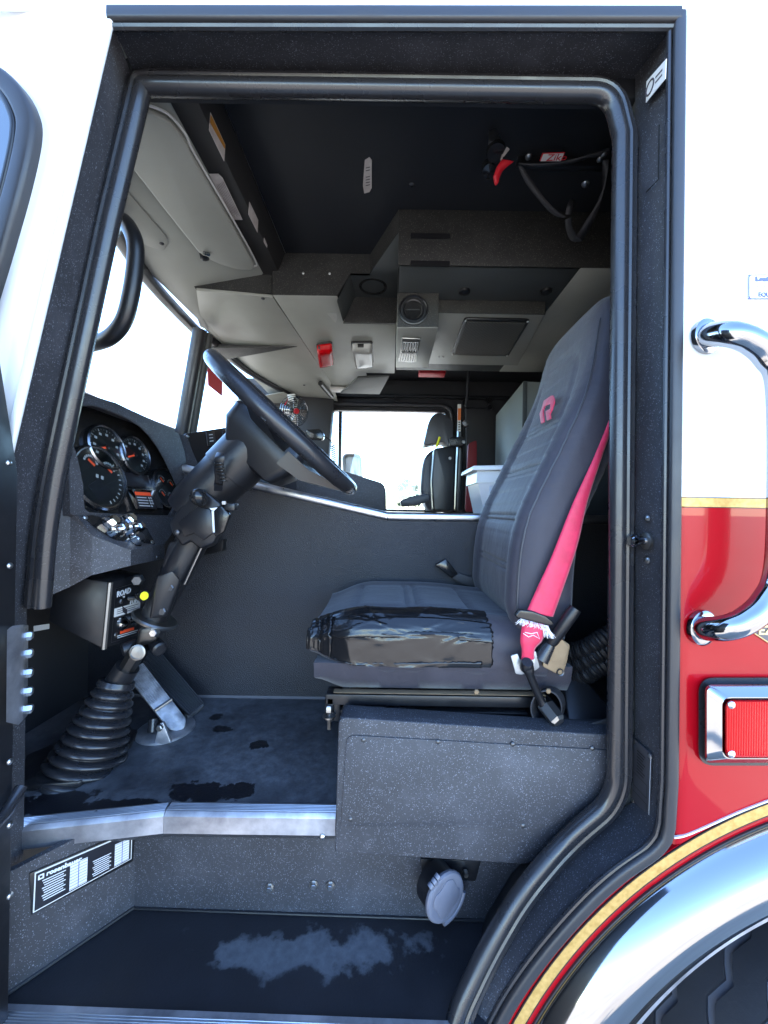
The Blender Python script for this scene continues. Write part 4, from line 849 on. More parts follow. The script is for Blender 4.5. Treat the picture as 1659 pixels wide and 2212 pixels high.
# universal joint
hexa('yoke', [P(300, 1355, 1.03), P(345, 1345, 1.03), P(340, 1385, 1.03), P(292, 1400, 1.03)], [P(304, 1358, 1.10), P(345, 1350, 1.10), P(340, 1385, 1.10), P(298, 1398, 1.10)], 'steel_dark', ST, .010, 3)
bolt(P(336, 1365, 1.026), (0, -1, 0), .012, 'bolt', ST, h=.014)
for px, py in ((278, 1400), (342, 1398)): lathe('yoke_ear', P(px, py, 1.05), (-.7 if px < 300 else .7, -.6, -.2), [(-.02, .018), (.012, .018), (.016, .013), (.016, .0003)], 'metal_black', ST, 16, cap=False)
tube('joint_shaft', [P(303, 1398, 1.04), P(270, 1452, 1.05)], [.023, .021], 'steel_dark', ST, 8)
lathe('bearing_cap', P(298, 1409, 1.016), (.1, -1, .1), [(0, .020), (.004, .020), (.005, .0165), (.002, .016), (.003, .0003)], 'steel', ST, 22, cap=False)
tube('shaft_collar', [P(276, 1440, 1.05), P(252, 1478, 1.05)], [.030, .032], 'metal_black', ST, 22)
# bellows boot
b0, b1 = P(254, 1470, 1.05), PZ(158, 1655, ZF)
b0, b1 = P(254, 1470, 1.05), P(176, 1680, .99); pth = [b0.lerp(b1, k / 130) for k in range(131)]; rr = []; NB = len(pth)
for k in range(NB):
    t = k / (NB - 1); base = .036 + .058 * t ** 1.0; w = (1 - abs(math.sin(math.pi * t * 11.0))) ** 1.3 * (1 if .05 < t < .97 else 0); rr.append(base + .006 - w * (.010 + .010 * t))
tube('rubber_boot', pth, rr, 'rubber', ST, 36)
prism('boot_plate', round_poly([PZ(20, 1712, ZF + .002), PZ(60, 1640, ZF + .002), PZ(215, 1575, ZF + .002), PZ(298, 1585, ZF + .002), PZ(284, 1615, ZF + .002), PZ(172, 1702, ZF + .002)], .01), (0, 0, .014), 'metal_black', ST, .003)
for px, py in ((247, 1596), (183, 1682)): bolt(PZ(px, py, ZF + .008), (0, 0, 1), .008, 'steel', ST)
# steering wheel
SW = thing('steering_wheel', 'large black steering wheel with padded hub, tilted edge-on', 'steering wheel', WC)
RW = .246
tube('rim', [WC + uu * math.cos(2 * math.pi * k / 72) * RW + vv * math.sin(2 * math.pi * k / 72) * RW for k in range(72)], .0200, 'rim_vinyl', SW, 18, closed=True)
def srect(c, hu, hv, r=.3, nseg=6):
    out = []
    for sx, sy, a0 in ((1, 1, 0), (-1, 1, 90), (-1, -1, 180), (1, -1, 270)):
        for k in range(nseg + 1):
            a = R(a0 + 90 * k / nseg); m_ = min(hu, hv) * r; out.append(c + uu * (sx * (hu - m_) + math.cos(a) * m_) + vv * (sy * (hv - m_) + math.sin(a) * m_))
    return out
loft('hub', [srect(WC + ax * t + uu * o, hu, hv, .35) for t, hu, hv, o in ((-.145, .062, .062, .01), (-.137, .085, .072, .01), (-.085, .118, .085, .0), (-.04, .122, .085, 0), (-.015, .105, .07, 0), (-.006, .07, .05, 0))], 'plastic_rough', SW, angle=35)
for sgn in (1, -1):
    loft('spoke', [[WC + uu * (o + du * w1) + vv * (sgn * s) + ax * (h + dh * .010) for du, dh in ((-1, -1), (1, -1), (1, 1), (-1, 1))] for s, o, h, w1 in ((.07, .02, -.04, .05), (.16, .02, -.03, .042), (.258, .015, -.004, .03))], 'plastic_rough', SW)
loft('lower_spoke', [[WC + uu * s + vv * dv * w1 + ax * (h + dh * th_) for dv, dh in ((-1, -1), (1, -1), (1, 1), (-1, 1))] for s, h, w1, th_ in ((.08, -.06, .10, .022), (.15, -.055, .09, .018), (.21, -.028, .075, .010), (.262, -.002, .06, .006))], 'plastic', SW, angle=30)
# ================================================================== pedals
BP = thing('brake_pedal', 'worn grey ribbed brake treadle pedal on a round floor plate', 'pedal', PZ(345, 1600, ZF))
bq = [P(270, 1456, 1.14), P(309, 1431, 1.18), P(403, 1553, 1.16), P(399, 1572, 1.15), P(388, 1580, 1.145), P(367, 1577, 1.13)]
bn = (bq[1] - bq[0]).cross(bq[5] - bq[0]).normalized(); bn = bn if bn.dot(CAM - bq[0]) > 0 else -bn
prism('treadle', round_poly(bq, [.004, .004, .01, .01, .01, .01]), -bn * .012, 'pedal_metal', BP, .002)
for k in range(9):
    t = (k + .5) / 9; a = bq[0].lerp(bq[1], t).lerp(bq[5].lerp(bq[2], t), .03); b = bq[0].lerp(bq[1], t).lerp(bq[5].lerp(bq[2], t), .56)
    sweep('rib', [a + bn * .001, b + bn * .001], rprof(.0026, .003, .0008, 1), 'pedal_metal', BP, side=bn)
tube('heel_bar', [bq[0].lerp(bq[5], .66) + bn * .004, bq[1].lerp(bq[2], .66) + bn * .004], .0045, 'steel', BP, 8)
pc = PZ(350, 1585, ZF); lathe('floor_plate', (pc.x, pc.y + .02, ZF), (0, 0, 1), [(0, .078), (.005, .078), (.009, .072), (.009, .0003)], 'dirty_aluminium', BP, 36, cap=False, sx=1.0, sy=1.0)
prism('pivot_lug', round_poly([P(332, 1608, 1.085), P(345, 1563, 1.09), P(352, 1561, 1.09), P(369, 1605, 1.085)], [.003, .01, .01, .003]), (0, .010, 0), 'dirty_aluminium', BP, .002)
bolt(P(345, 1572, 1.084), (0, -1, 0), .009, 'steel', BP)
tube('plunger', [P(330, 1580, 1.13), P(332, 1552, 1.14)], .014, 'rubber', BP, 14)
AP = thing('accelerator_pedal', 'black ribbed accelerator pedal beside the brake pedal', 'pedal', PZ(400, 1540, ZF))
aq = [P(303, 1440, 1.24), P(332, 1390, 1.30), P(441, 1518, 1.27), P(408, 1545, 1.20)]
an = (aq[1] - aq[0]).cross(aq[3] - aq[0]).normalized(); an = an if an.dot(CAM - aq[0]) > 0 else -an
prism('treadle', aq, -an * .02, 'pedal_rubber', AP, .003)
for k in range(9):
    t = (k + .5) / 9; sweep('rib', [aq[0].lerp(aq[1], t) + an * .001, aq[3].lerp(aq[2], t) + an * .001], rprof(.0042, .004, .001, 1), 'pedal_rubber', AP, side=an)
hexa('floor_bracket', [PZ(408, 1555, ZF), PZ(440, 1530, ZF), PZ(425, 1522, ZF), PZ(395, 1540, ZF)], [P(405, 1548, 1.2), P(441, 1522, 1.26), P(430, 1514, 1.28), P(398, 1536, 1.22)], 'pedal_metal', AP, .003)
# ================================================================== engine cover
EC = thing('engine_cover', 'dark grained engine cover wall with aluminium edge trim between the seats', 'engine cover', (0, 1.1, ZF))
YT = .66; dT = YT + D0
top = [P(300, 992, dT), P(575, 1056, dT), P(838, 1118, dT), P(1100, 1119, dT)]
t3 = Vector((1.46, YT, top[3].z)); t0 = Vector((-1.04, YT, top[0].z + .06))
prism('near_wall', [Vector((-1.04, YT, ZF - .01)), t0, top[0], top[1], top[2], t3, Vector((1.46, YT, ZF - .01))], (0, .03, 0), 'tunnel_vinyl', EC, 0)
tb = Vector((0, .75, 0))
geo('top_surface', [t0, top[0], top[1], top[2], t3, t0 + tb, top[0] + tb, top[1] + tb, top[2] + tb, t3 + tb], [(k, k + 1, k + 6, k + 5) for k in range(4)], 'tunnel_vinyl', EC, 10)
prism('far_side', [t0 + tb, top[2] + tb, t3 + tb, Vector((1.46, YT + .75, .3)), Vector((-1.04, YT + .75, .3))], (0, .02, 0), 'tunnel_vinyl', EC, 0)
for a, b in ((top[0], top[2] + Vector((-.001, 0, 0))), (top[2] + Vector((.001, 0, 0)), Vector((.9, YT, top[2].z)))):
    sweep('edge_trim', [a + Vector((0, .004, .004)), b + Vector((0, .004, .004))], rprof(.030, .030, .012, 4), 'aluminium', EC)
prism('heel_seam', [Vector((-1.0, YT - .004, ZF + .001)), Vector((-.11, YT - .004, ZF + .001)), Vector((-.11, YT + .002, ZF + .012)), Vector((-1.0, YT + .002, ZF + .012))], (0, .002, 0), 'groove', EC, 0)
prism('cover_pad', round_poly([P(438, 1180, dT - .03), P(482, 1165, dT - .03), P(480, 1190, dT - .03), P(440, 1200, dT - .03)], .006), (0, .03, 0), 'plastic', EC, .004)
# raised passenger console behind the cover edge
cq = [P(640, 1000, 1.95), P(745, 1018, 1.95), P(832, 1045, 1.95), P(833, 1105, 1.95), P(640, 1108, 1.95)]
tag(prism('centre_console', round_poly(cq, [0, .03, .03, 0, 0]), (0, .35, 0), 'liner', None, .006), 'dark speckled console rising behind the aluminium trimmed engine cover', 'console')
# ================================================================== driver seat
DS = thing('driver_seat', 'dark fabric driver seat with red logo and tape patched cushion', 'seat', (.1, .4, 1.0))
y0s, y1s = .185, .645; ym = (y0s + y1s) / 2; hw = (y1s - y0s) / 2
def smooth(a, b, t):
    t = max(0, min(1, (t - a) / (b - a))); return t * t * (3 - 2 * t)
def groove(d, w=.006): return math.exp(-(d / w) ** 2)
# --- cushion: grid of rings from front to back, super-ellipse sections
def sec(k, n, e=.45):
    a = 2 * math.pi * k / n; c, s = math.cos(a), math.sin(a)
    return math.copysign(abs(c) ** e, c), math.copysign(abs(s) ** e, s)
rings = []; NS = 72
XF, XB = -.185, .36
for i in range(61):
    t = i / 60; x = XF + (XB - XF) * t
    fr_ = smooth(0, .14, t) ** .55 if t < .14 else 1
    ztop = 1.185 + .028 * smooth(0, .25, t) - .020 * smooth(.5, 1, t); zbot = 1.052 + .035 * (1 - smooth(0, .22, t))
    zc = (ztop + zbot) / 2; h = (ztop - zbot) / 2 * (.70 + .30 * fr_); w = hw * (.86 + .14 * smooth(0, .2, t))
    rg = []
    for k in range(NS):
        c, s = sec(k, NS, .5); y = ym + c * w; z = zc + s * h; xx = x
        if s > .2:      # top: dished middle, raised bolsters, stitched channels
            q = abs(c); z += .010 * smooth(.55, .8, q) * (1 - smooth(.85, 1, q)) * s - .006 * (1 - smooth(.2, .7, q)) * s
            g_ = groove(abs(c) - .62, .035) * smooth(.16, .2, t) * (1 - smooth(.88, .92, t))
            g_ = max(g_, groove((t - .18) * 3, .05) * (q < .62), groove((t - .42) * 3, .04) * (q < .62), groove((t - .47) * 3, .04) * (q < .62), groove((t - .72) * 3, .04) * (q < .62))
            z -= .008 * g_ * s
        rg.append(Vector((xx, y, z)))
    rings.append(rg)
loft('cushion', rings, 'seat_cloth', DS, angle=60)
# --- cover skirt under the cushion, hanging folds
rings = []
for i in range(41):
    t = i / 40; x = XF + .015 + (.40 - XF) * t; wv = .004 * math.sin(t * 23) + .003 * math.sin(t * 51)
    zb = 1.035 + .02 * (1 - smooth(0, .12, t))
    rings.append([Vector((x, y0s + .004 + wv * .6, 1.10)), Vector((x, y0s + .012 + wv, 1.065)), Vector((x, y0s + .03, zb)), Vector((x, y1s - .03, zb)), Vector((x, y1s - .012, 1.065)), Vector((x, y1s - .004, 1.10))])
loft('skirt', rings, 'seat_cloth', DS, angle=60)
# --- backrest
BF = [(1.10, .285), (1.20, .283), (1.32, .286), (1.42, .300), (1.50, .333), (1.57, .368), (1.65, .405), (1.73, .438), (1.83, .466), (1.92, .484), (2.05, .515)]
def back_front(z):
    for (a, xa), (b, xb) in zip(BF, BF[1:]):
        if a <= z <= b: t = (z - a) / (b - a); return xa + (xb - xa) * t
    return BF[0][1] if z < 1.1 else BF[-1][1]
_bf = [sum(back_front(1.10 + .95 * k / 200 + o) for o in (-.04, -.02, 0, .02, .04)) / 5 for k in range(201)]
def back_front(z): return _bf[max(0, min(200, int(round((z - 1.10) / .95 * 200))))]
rings = []; NB_ = 88; ZB0, ZT0 = 1.16, 2.005
for i in range(201):
    t = i / 200; z = ZB0 + (ZT0 - ZB0) * t
    w = hw * (1 - .18 * smooth(1.68, 1.95, z)); 
    if z > 1.90: w *= math.sqrt(max(.02, 1 - ((z - 1.90) / (ZT0 + .002 - 1.90)) ** 2)) * .6 + .4 * (1 - smooth(1.985, ZT0, z) * .75)
    th_ = .150 - .045 * smooth(1.5, 1.95, z)
    if z > 1.93: th_ *= math.sqrt(max(.03, 1 - ((z - 1.93) / (ZT0 + .002 - 1.93)) ** 2))
    if z < 1.24: th_ *= .75 + .25 * smooth(1.16, 1.24, z)
    xf = back_front(z); xc_ = xf + (.150 - .045 * smooth(1.5, 1.95, z)) / 2
    rg = []
    for k in range(NB_):
        c, s = sec(k, NB_, .42); y = ym + c * w; x = xc_ - s * th_ / 2
        if s > .2:
            q = abs(c); half = .62 - .04 * smooth(1.4, 1.9, z)
            x -= .022 * smooth(half - .05, half + .25, q) * (1 - smooth(.9, 1, q)) * (1 - smooth(1.62, 1.85, z)) * s
            top_in = 1.885 - .06 * (q / half) ** 3 if q < half else 0
            g_ = groove(q - half, .020) * (1 - smooth(1.82, 1.86, z)) * smooth(1.22, 1.25, z)
            if q < half:
                for zz_ in (1.305, 1.32, 1.425, 1.44, 1.555, 1.57, 1.665, 1.68): g_ = max(g_, groove(z - zz_, .0035))
                g_ = max(g_, groove(z - top_in, .006))
            x += .0055 * g_ * s
        rg.append(Vector((x, y, z)))
    rings.append(rg)
loft('backrest', rings, 'seat_cloth', DS, angle=60)
# side seam of the cover
def bpt(z, c): return Vector((back_front(z) - .004, ym + c * hw * (1 - .18 * smooth(1.68, 1.95, z)), z))
for sgn in (-1,):
    tube('seam', [bpt(1.22 + .69 * k / 40, sgn * .955) + Vector((.010, 0, 0)) for k in range(41)], .0022, 'seat_vinyl', DS, 6)
# logo: red embroidered mark of two strokes
LGp = Plane(Vector((back_front(1.70) - .006, ym, 1.70)), Vector((back_front(1.70) - .006, ym + .1, 1.70)), Vector((back_front(1.85) - .006, ym, 1.85)))
def lz(u, v): return (2050 + u / 6.636) / 1.8228, (1500 + v / 6.636) / 1.8228
def logo(pts): 
    q = [LGp.at(*lz(*p), .006) for p in pts]; return prism('logo_mark', q, LGp.n * .003, 'belt_red', DS, .0006)
logo([(628, 520), (815, 392), (870, 385), (905, 470), (905, 560), (845, 760), (795, 860), (810, 990), (705, 1040), (672, 800), (790, 735), (800, 600), (655, 665), (612, 780), (640, 1080), (552, 1130), (515, 870), (560, 760)])
# --- tape patch over the near front corner: overlapping wrinkled strips
def cush(t, a):
    """point of the cushion surface at t (front to back) and section angle a"""
    x = XF + (XB - XF) * t; fr_ = smooth(0, .14, t) ** .55 if t < .14 else 1
    ztop = 1.185 + .028 * smooth(0, .25, t) - .020 * smooth(.5, 1, t); zbot = 1.052 + .035 * (1 - smooth(0, .22, t))
    c, s = math.cos(a), math.sin(a); c, s = math.copysign(abs(c) ** .5, c), math.copysign(abs(s) ** .5, s)
    z = (ztop + zbot) / 2 + s * (ztop - zbot) / 2 * (.70 + .30 * fr_)
    if s > .2: q = abs(c); z += .010 * smooth(.55, .8, q) * (1 - smooth(.85, 1, q)) * s - .006 * (1 - smooth(.2, .7, q)) * s
    return Vector((x, ym + c * hw * (.86 + .14 * smooth(0, .2, t)), z))
def tape(t0, t1, z0, z1, off, seed, slope=0, cols=90, rows=16, creases=16):
    """strip of tape lying on the cushion between section angles z0..z1 (degrees)"""
    rnd = random.Random(seed); vs = []; fs = []; ph = [rnd.uniform(0, 6.28) for _ in range(4)]; L_ = .5 * (t1 - t0)
    cr = []
    for _ in range(creases):
        a = rnd.choice((rnd.gauss(0, .12), rnd.gauss(0, .2), rnd.uniform(-1.2, 1.2))); cr.append((rnd.random() * L_, rnd.random() * .05, math.cos(a), math.sin(a), rnd.uniform(.02, .11), rnd.uniform(.0010, .0030), rnd.uniform(.0025, .006)))
    for i in range(rows + 1):
        for j in range(cols + 1):
            s, q = j / cols, i / rows; t = t0 + (t1 - t0) * s; an = z0 + (z1 - z0) * q + slope * s
            if i in (0, rows): an += rnd.uniform(-.7, .7)
            if j == cols: t += rnd.uniform(-.006, .006)
            an = R(an); p = cush(t, an); e = 1e-3
            n = (cush(t + e, an) - cush(t - e, an)).cross(cush(t, an + .01) - cush(t, an - .01))
            n = n.normalized() if n.length > 1e-12 else Vector((0, -1, 0))
            if n.y > 0 and n.z < .2: n = -n
            if n.z < -.5: n = -n
            h_ = .0012 * (math.sin(s * 7 + q * 2 + ph[0]) + .5 * math.sin(s * 17 - q * 3 + ph[1]) + .6 * math.sin(q * 5 + s * 4 + ph[2]))
            for cx_, cy_, c_a, s_a, ln, hh, wd in cr:
                dx_, dy_ = s * L_ - cx_, q * .05 - cy_; al, ac = dx_ * c_a + dy_ * s_a, -dx_ * s_a + dy_ * c_a
                h_ += hh * max(0, 1 - abs(ac) / wd) * max(0, 1 - abs(al) / ln)
            vs.append(p + n * (off + .004 + h_))
        if i:
            for j in range(cols): a = (i - 1) * (cols + 1) + j; b = i * (cols + 1) + j; fs.append((a, b, b + 1, a + 1))
    o = geo('tape_strip', vs, fs, 'tape', DS, 50); m_ = o.modifiers.new('solid', 'SOLIDIFY'); m_.thickness = .0008
    return o
tape(.03, .755, 124, 150, .0000, 3); tape(.02, .765, 144, 172, .0016, 5, 1.5); tape(.01, .765, 166, 192, .0008, 9, -2); tape(.01, .72, 188, 210, .0018, 12, -5); tape(.02, .72, 206, 232, .0006, 15, -9)
tape(.0, .10, 132, 222, .0030, 21, 0, 16, 44, 16); tape(-.012, .05, 150, 214, .0040, 27, 0, 12, 40, 12)
# crease print of the worn tape edge (frayed threads)
# --- base: slide rails, brackets, bolts
SBM = thing('seat_mount', 'black slide rails and bolts carrying the driver seat on its box', 'seat rails', (.1, .3, 1.0))
zr = 1.005
def bar(nm, px0, px1, py0, py1, d, th, m_, par=SBM, bev=.002): 
    a = P(px0, py0, d); b = P(px1, py1, d); return box(nm, (a.x, b.x), (a.y, a.y + th), (min(a.z, b.z), max(a.z, b.z)), m_, par, bev)
bar('upper_rail', 704, 1180, 1500, 1530, .895, .03, 'metal_black'); bar('rail_lip', 720, 1180, 1497, 1503, .885, .02, 'tan_metal', bev=.001)
bar('lower_rail', 735, 1140, 1534, 1545, .90, .03, 'metal_black'); bar('upper_rail', 720, 1170, 1425, 1450, 1.30, .03, 'metal_black')
bar('front_bracket', 702, 735, 1502, 1560, .905, .05, 'metal_black', bev=.004); bar('front_bracket', 706, 720, 1508, 1560, .895, .01, 'plastic_rough')
for px in (711, 750): bolt(P(px, 1535, .895), (0, 0, 1), .010, 'steel', SBM, h=.014); tube('stud', [P(px, 1575 if px < 720 else 1548, .895), P(px, 1540, .895)], .0045, 'steel', SBM, 8); lathe('washer', P(px, 1548, .895), (0, 0, 1), [(0, .015), (.003, .015), (.003, .005)], 'steel', SBM, 16)
bolt(P(1014, 1549, .90), (0, -.3, 1), .009, 'steel', SBM); bolt(P(1029, 1494, .88), (0, -1, 0), .006, 'tan_metal', SBM)
tube('air_hose', catmull([P(790, 1531, .905), P(838, 1537, .90), P(880, 1549, .895), P(905, 1556, .90)], 6), .008, 'rubber', SBM, 10); tube('air_hose', catmull([P(830, 1530, .92), P(870, 1534, .905), P(900, 1546, .90), P(935, 1550, .90)], 6), .007, 'rubber', SBM, 10)
sticker(SBM, [P(905, 1540, .895), P(938, 1543, .895), P(938, 1553, .895), P(900, 1551, .895)], 'label_white', 'paper_tag')
box('suspension_box', (-.10, .36), (.30, .60), (.97, 1.05), 'wood_dark', SBM, .01)
# --- recliner bracket and lever
tp_ = [PY(x, y, .172) for x, y in ((1186, 1386), (1212, 1380), (1232, 1393), (1226, 1428), (1215, 1462), (1172, 1440))]
prism('recliner_plate', round_poly(tp_, .006), (0, .008, 0), 'tan_metal', DS, .002)
lathe('recliner_disc', PY(1200, 1402, .1715), (0, -1, 0), [(0, .026), (.0025, .025), (.003, .0003)], 'tan_metal', DS, 26, cap=False)
lathe('recliner_hole', PY(1210, 1452, .1712), (0, -1, 0), [(0, .0085), (.0025, .008), (.001, .0055), (-.004, .005), (-.004, .0003)], 'dark_bolt', DS, 16, cap=False)
tube('recliner_lever', [P(1188, 1392, .865), P(1193, 1384, .858), P(1236, 1324, .850), P(1243, 1314, .849)], [.010, .0135, .0140, .0130], 'plastic_rough', DS, 20)
tube('lever_gaiter', [P(1168, 1425, .862), P(1188, 1392, .862)], [.017, .012], 'rubber', DS, 14)
bolt(PY(1184, 1538 - 46, .17), (0, -1, 0), .006, 'tan_metal', DS)
# ================================================================== seat belt
SBt = thing('seat_belt', 'red seat belt hanging beside the driver seat with frayed white threads', 'seat belt', P(1160, 1400, .87))
def strap(nm, L_, R_, d, m_, par=SBt, th=.0016, n=10, wav=.0):
    lp = catmull([P(x, y, dd) for (x, y), dd in zip(L_, d)], n); rp = catmull([P(x, y, dd) for (x, y), dd in zip(R_, d)], n); vs = []; fs = []
    m2 = 6
    for i, (a, b) in enumerate(zip(lp, rp)):
        for j in range(m2 + 1): vs.append(a.lerp(b, j / m2) + Vector((0, wav * math.sin(j / m2 * math.pi), 0)))
        if i:
            for j in range(m2): p = (i - 1) * (m2 + 1) + j; q = i * (m2 + 1) + j; fs.append((p, p + 1, q + 1, q))
    o = geo(nm, vs, fs, m_, par, 50); s = o.modifiers.new('solid', 'SOLIDIFY'); s.thickness = th; return o
strap('shoulder_webbing', [(1330, 858), (1318, 900), (1284, 985), (1236, 1090), (1190, 1205), (1160, 1270), (1137, 1322)], [(1336, 862), (1322, 920), (1295, 1000), (1268, 1085), (1246, 1180), (1216, 1270), (1194, 1332)], [.885, .882, .872, .868, .866, .864, .862], 'belt_red', wav=-.003)
pk = [P(x, y, .853) for x, y in ((1113, 1330), (1123, 1317), (1150, 1320), (1180, 1331), (1196, 1344), (1196, 1352), (1180, 1352), (1150, 1343), (1120, 1338))]
prism('latch_plate', round_poly(pk, .004), (0, .014, 0), 'gloss_black', SBt, .004, 3)
strap('lower_webbing', [(1130, 1338), (1126, 1362), (1124, 1385), (1127, 1405), (1126, 1425)], [(1186, 1350), (1178, 1366), (1170, 1386), (1156, 1402), (1155, 1424)], [.858, .852, .85, .852, .855], 'belt_red', wav=-.006)
vs_ = []
bm = bmesh.new(); rnd = random.Random(4)
def thread(bm, pts, r):
    pts = [Vector(p) for p in pts]; prev = None
    for i, p in enumerate(pts):
        t = (pts[min(i + 1, len(pts) - 1)] - pts[max(i - 1, 0)]).normalized(); a = t.orthogonal().normalized(); b = t.cross(a)
        ring_ = [bm.verts.new(p + (a * math.cos(2.094 * k) + b * math.sin(2.094 * k)) * r) for k in range(3)]
        if prev:
            for k in range(3): bm.faces.new((prev[k], prev[(k + 1) % 3], ring_[(k + 1) % 3], ring_[k]))
        prev = ring_
for k in range(110):
    s = rnd.random() ** .8; x0 = 1124 + 60 * s; yq = 1336 + 16 * s; ln = rnd.uniform(6, 14) + (16 if s > .75 else 0); dx = (s - .45) * 26 + rnd.uniform(-4, 4)
    thread(bm, catmull([P(x0, yq, .850), P(x0 + dx * .35, yq + ln * .5, .845), P(x0 + dx * .8 + rnd.uniform(-5, 5), yq + ln, .846 + rnd.uniform(-.004, .002))], 4), .00045)
o = fin('frayed_threads', bm, 'thread', SBt, 0); o['kind'] = 'stuff'
zg = [(1130, 1368), (1142, 1376), (1152, 1372), (1166, 1380), (1160, 1366), (1148, 1369), (1134, 1366)]
tube('stitching', [P(x, y, .8455) for x, y in zg], .0008, 'thread', SBt, 5)
prism('anchor_plate', round_poly([P(x, y, .853) for x, y in ((1103, 1417), (1118, 1412), (1124, 1426), (1155, 1424), (1152, 1408), (1158, 1407), (1166, 1442), (1152, 1452), (1126, 1458), (1114, 1456))], .003), (0, .005, 0), 'steel_pale' if 'steel_pale' in M else 'aluminium', SBt, .0012)
tube('stalk', catmull([P(1140, 1440, .846), P(1146, 1462, .85), P(1158, 1490, .86), P(1168, 1512, .866), P(1176, 1532, .866)], 6), [.0125] * 3 + [.012, .0105, .0095, .0090, .0088] + [.0088] * 8 + [.0082, .008, .008, .008, .008, .008, .008, .008, .008], 'plastic_rough', SBt, 14)
lathe('stalk_cap', P(1138, 1436, .845), (-.1, -.6, .8), [(-.012, .0135), (.006, .0135), (.010, .011), (.010, .0003)], 'plastic', SBt, 18, cap=False)
lr = [P(1180 + 33 * math.cos(a), 1530 + 38 * math.sin(a) * 1.0, .870) for a in [2 * math.pi * k / 40 for k in range(40)]]
sweep('web_loop', lr + lr[:2], rprof(.0035, .042, .0012, 1, 0, .018), 'webbing', SBt, side=(.55, .8, -.15))
hx = P(1201, 1552, .845); lathe('anchor_bolt', hx, (.35, -.75, -.45), [(-.03, .018), (.004, .018), (.010, .013), (.011, .0003)], 'steel', SBt, 6, cap=False, angle=20)
lathe('anchor_nut', P(1184, 1540, .86), (.35, -.75, -.45), [(-.02, .012), (.008, .012), (.010, .0003)], 'steel', SBt, 6, cap=False, angle=20)
strap('floor_webbing', [(1186, 1566), (1210, 1574), (1245, 1573), (1275, 1562), (1318, 1548)], [(1176, 1572), (1205, 1586), (1250, 1588), (1290, 1580), (1326, 1570)], [.868, .862, .860, .862, .866], 'webbing', th=.003)
BU = thing('belt_buckle', 'black seat belt buckle standing between cushion and engine cover', 'buckle', P(990, 1245, 1.33))
bk = [P(x, y, 1.33) for x, y in ((940, 1221), (964, 1207), (990, 1240), (976, 1250))]; prism('buckle_body', bk, (0, .025, .0), 'gloss_black', BU, .004); prism('buckle_strap', [P(x, y, 1.335) for x, y in ((974, 1248), (990, 1238), (1040, 1252), (1040, 1275), (1000, 1262))], (0, .012, 0), 'webbing', BU, .002)
# behind the seat: dark clutter
HS = thing('corrugated_hose', 'black corrugated air hose lying behind the driver seat', 'hose', P(1270, 1420, .98))
for k, yy in enumerate((1385, 1412, 1440)):
    pts = catmull([P(1225, yy + 24, 1.0), P(1262, yy + 18, .98), P(1300, yy - 4, .96), P(1345, yy - 30, .98)], 22)
    tube('hose_length', pts, [.022 + .0022 * math.sin(i * 1.9) for i in range(len(pts))], 'hose_black', HS, 12)
tag(hexa('equipment_case', [P(1215, 1470, .98), P(1255, 1455, .98), P(1330, 1545, .92), P(1330, 1575, .90), P(1230, 1570, .90)], [v + Vector((0, .22, -.0)) for v in (P(1215, 1470, .98), P(1255, 1455, .98), P(1330, 1545, .92), P(1330, 1575, .90), P(1230, 1570, .90))], 'plastic_rough', None, .004), 'dark ribbed case on the floor behind the driver seat', 'case')
box('seat_back_floor', (.36, 1.46), (.2, .66), (.80, .97), 'wood_dark', CAB, .005)
# ================================================================== ceiling hardware at the rear
def zq(u, v): return (1850 + u / 2.5523) / 1.8228, (500 + v / 2.5523) / 1.8228
def RC(u, v, z=2.40): return PZ(*zq(u, v), z)
CH = thing('ceiling_strap_rig', 'black equipment straps hanging from a bracket on the dark rear ceiling', 'strap', RC(900, 300))
prism('bracket', round_poly([RC(190, 150), RC(260, 135), RC(300, 200), RC(270, 290), RC(190, 345), RC(183, 300)], .004), (0, 0, .03), 'steel', CH, .003)
lathe('bracket_boss', RC(260, 235, 2.395), (0, -.4, -1), [(0, .025), (.012, .022), (.014, .0003)], 'gloss_black', CH, 18, cap=False)
lathe('strap_knob', RC(190, 430, 2.38), (0, -.5, -1), [(-.02, .018), (.01, .018), (.014, .0003)], 'gloss_black', CH, 14, cap=False)
prism('clip', [RC(370, 205, 2.39), RC(400, 230, 2.39), RC(345, 300, 2.37), RC(322, 300, 2.37)], (0, 0, .003), 'label_dirty', CH, .001)
tube('tag_cord', [RC(330, 280, 2.375), RC(315, 330, 2.36)], .0025, 'label_dirty', CH, 6)
def zstrap(nm, Ls, Rs, zs, m_='webbing', par=CH):
    lp = catmull([RC(*p, z) for p, z in zip(Ls, zs)], 7); rp = catmull([RC(*p, z) for p, z in zip(Rs, zs)], 7); vs = []; fs = []
    for i, (a, b) in enumerate(zip(lp, rp)):
        vs += [a, b]
        if i: fs.append((2 * i - 2, 2 * i - 1, 2 * i + 1, 2 * i))
    o = geo(nm, vs, fs, m_, par, 60); s = o.modifiers.new('solid', 'SOLIDIFY'); s.thickness = .003; return o
zstrap('strap', [(490, 355), (700, 362), (950, 335), (1200, 270), (1400, 205)], [(500, 370), (700, 392), (960, 370), (1200, 310), (1405, 265)], [2.40, 2.39, 2.39, 2.39, 2.40])
zstrap('strap', [(480, 390), (560, 560), (690, 730), (830, 870), (930, 910)], [(520, 385), (640, 560), (760, 720), (880, 840), (970, 900)], [2.40, 2.37, 2.34, 2.32, 2.31])
zstrap('strap', [(960, 930), (970, 1030), (1020, 1135), (1130, 1140)], [(1020, 900), (1030, 1000), (1070, 1080), (1080, 1085)], [2.31, 2.30, 2.29, 2.29])
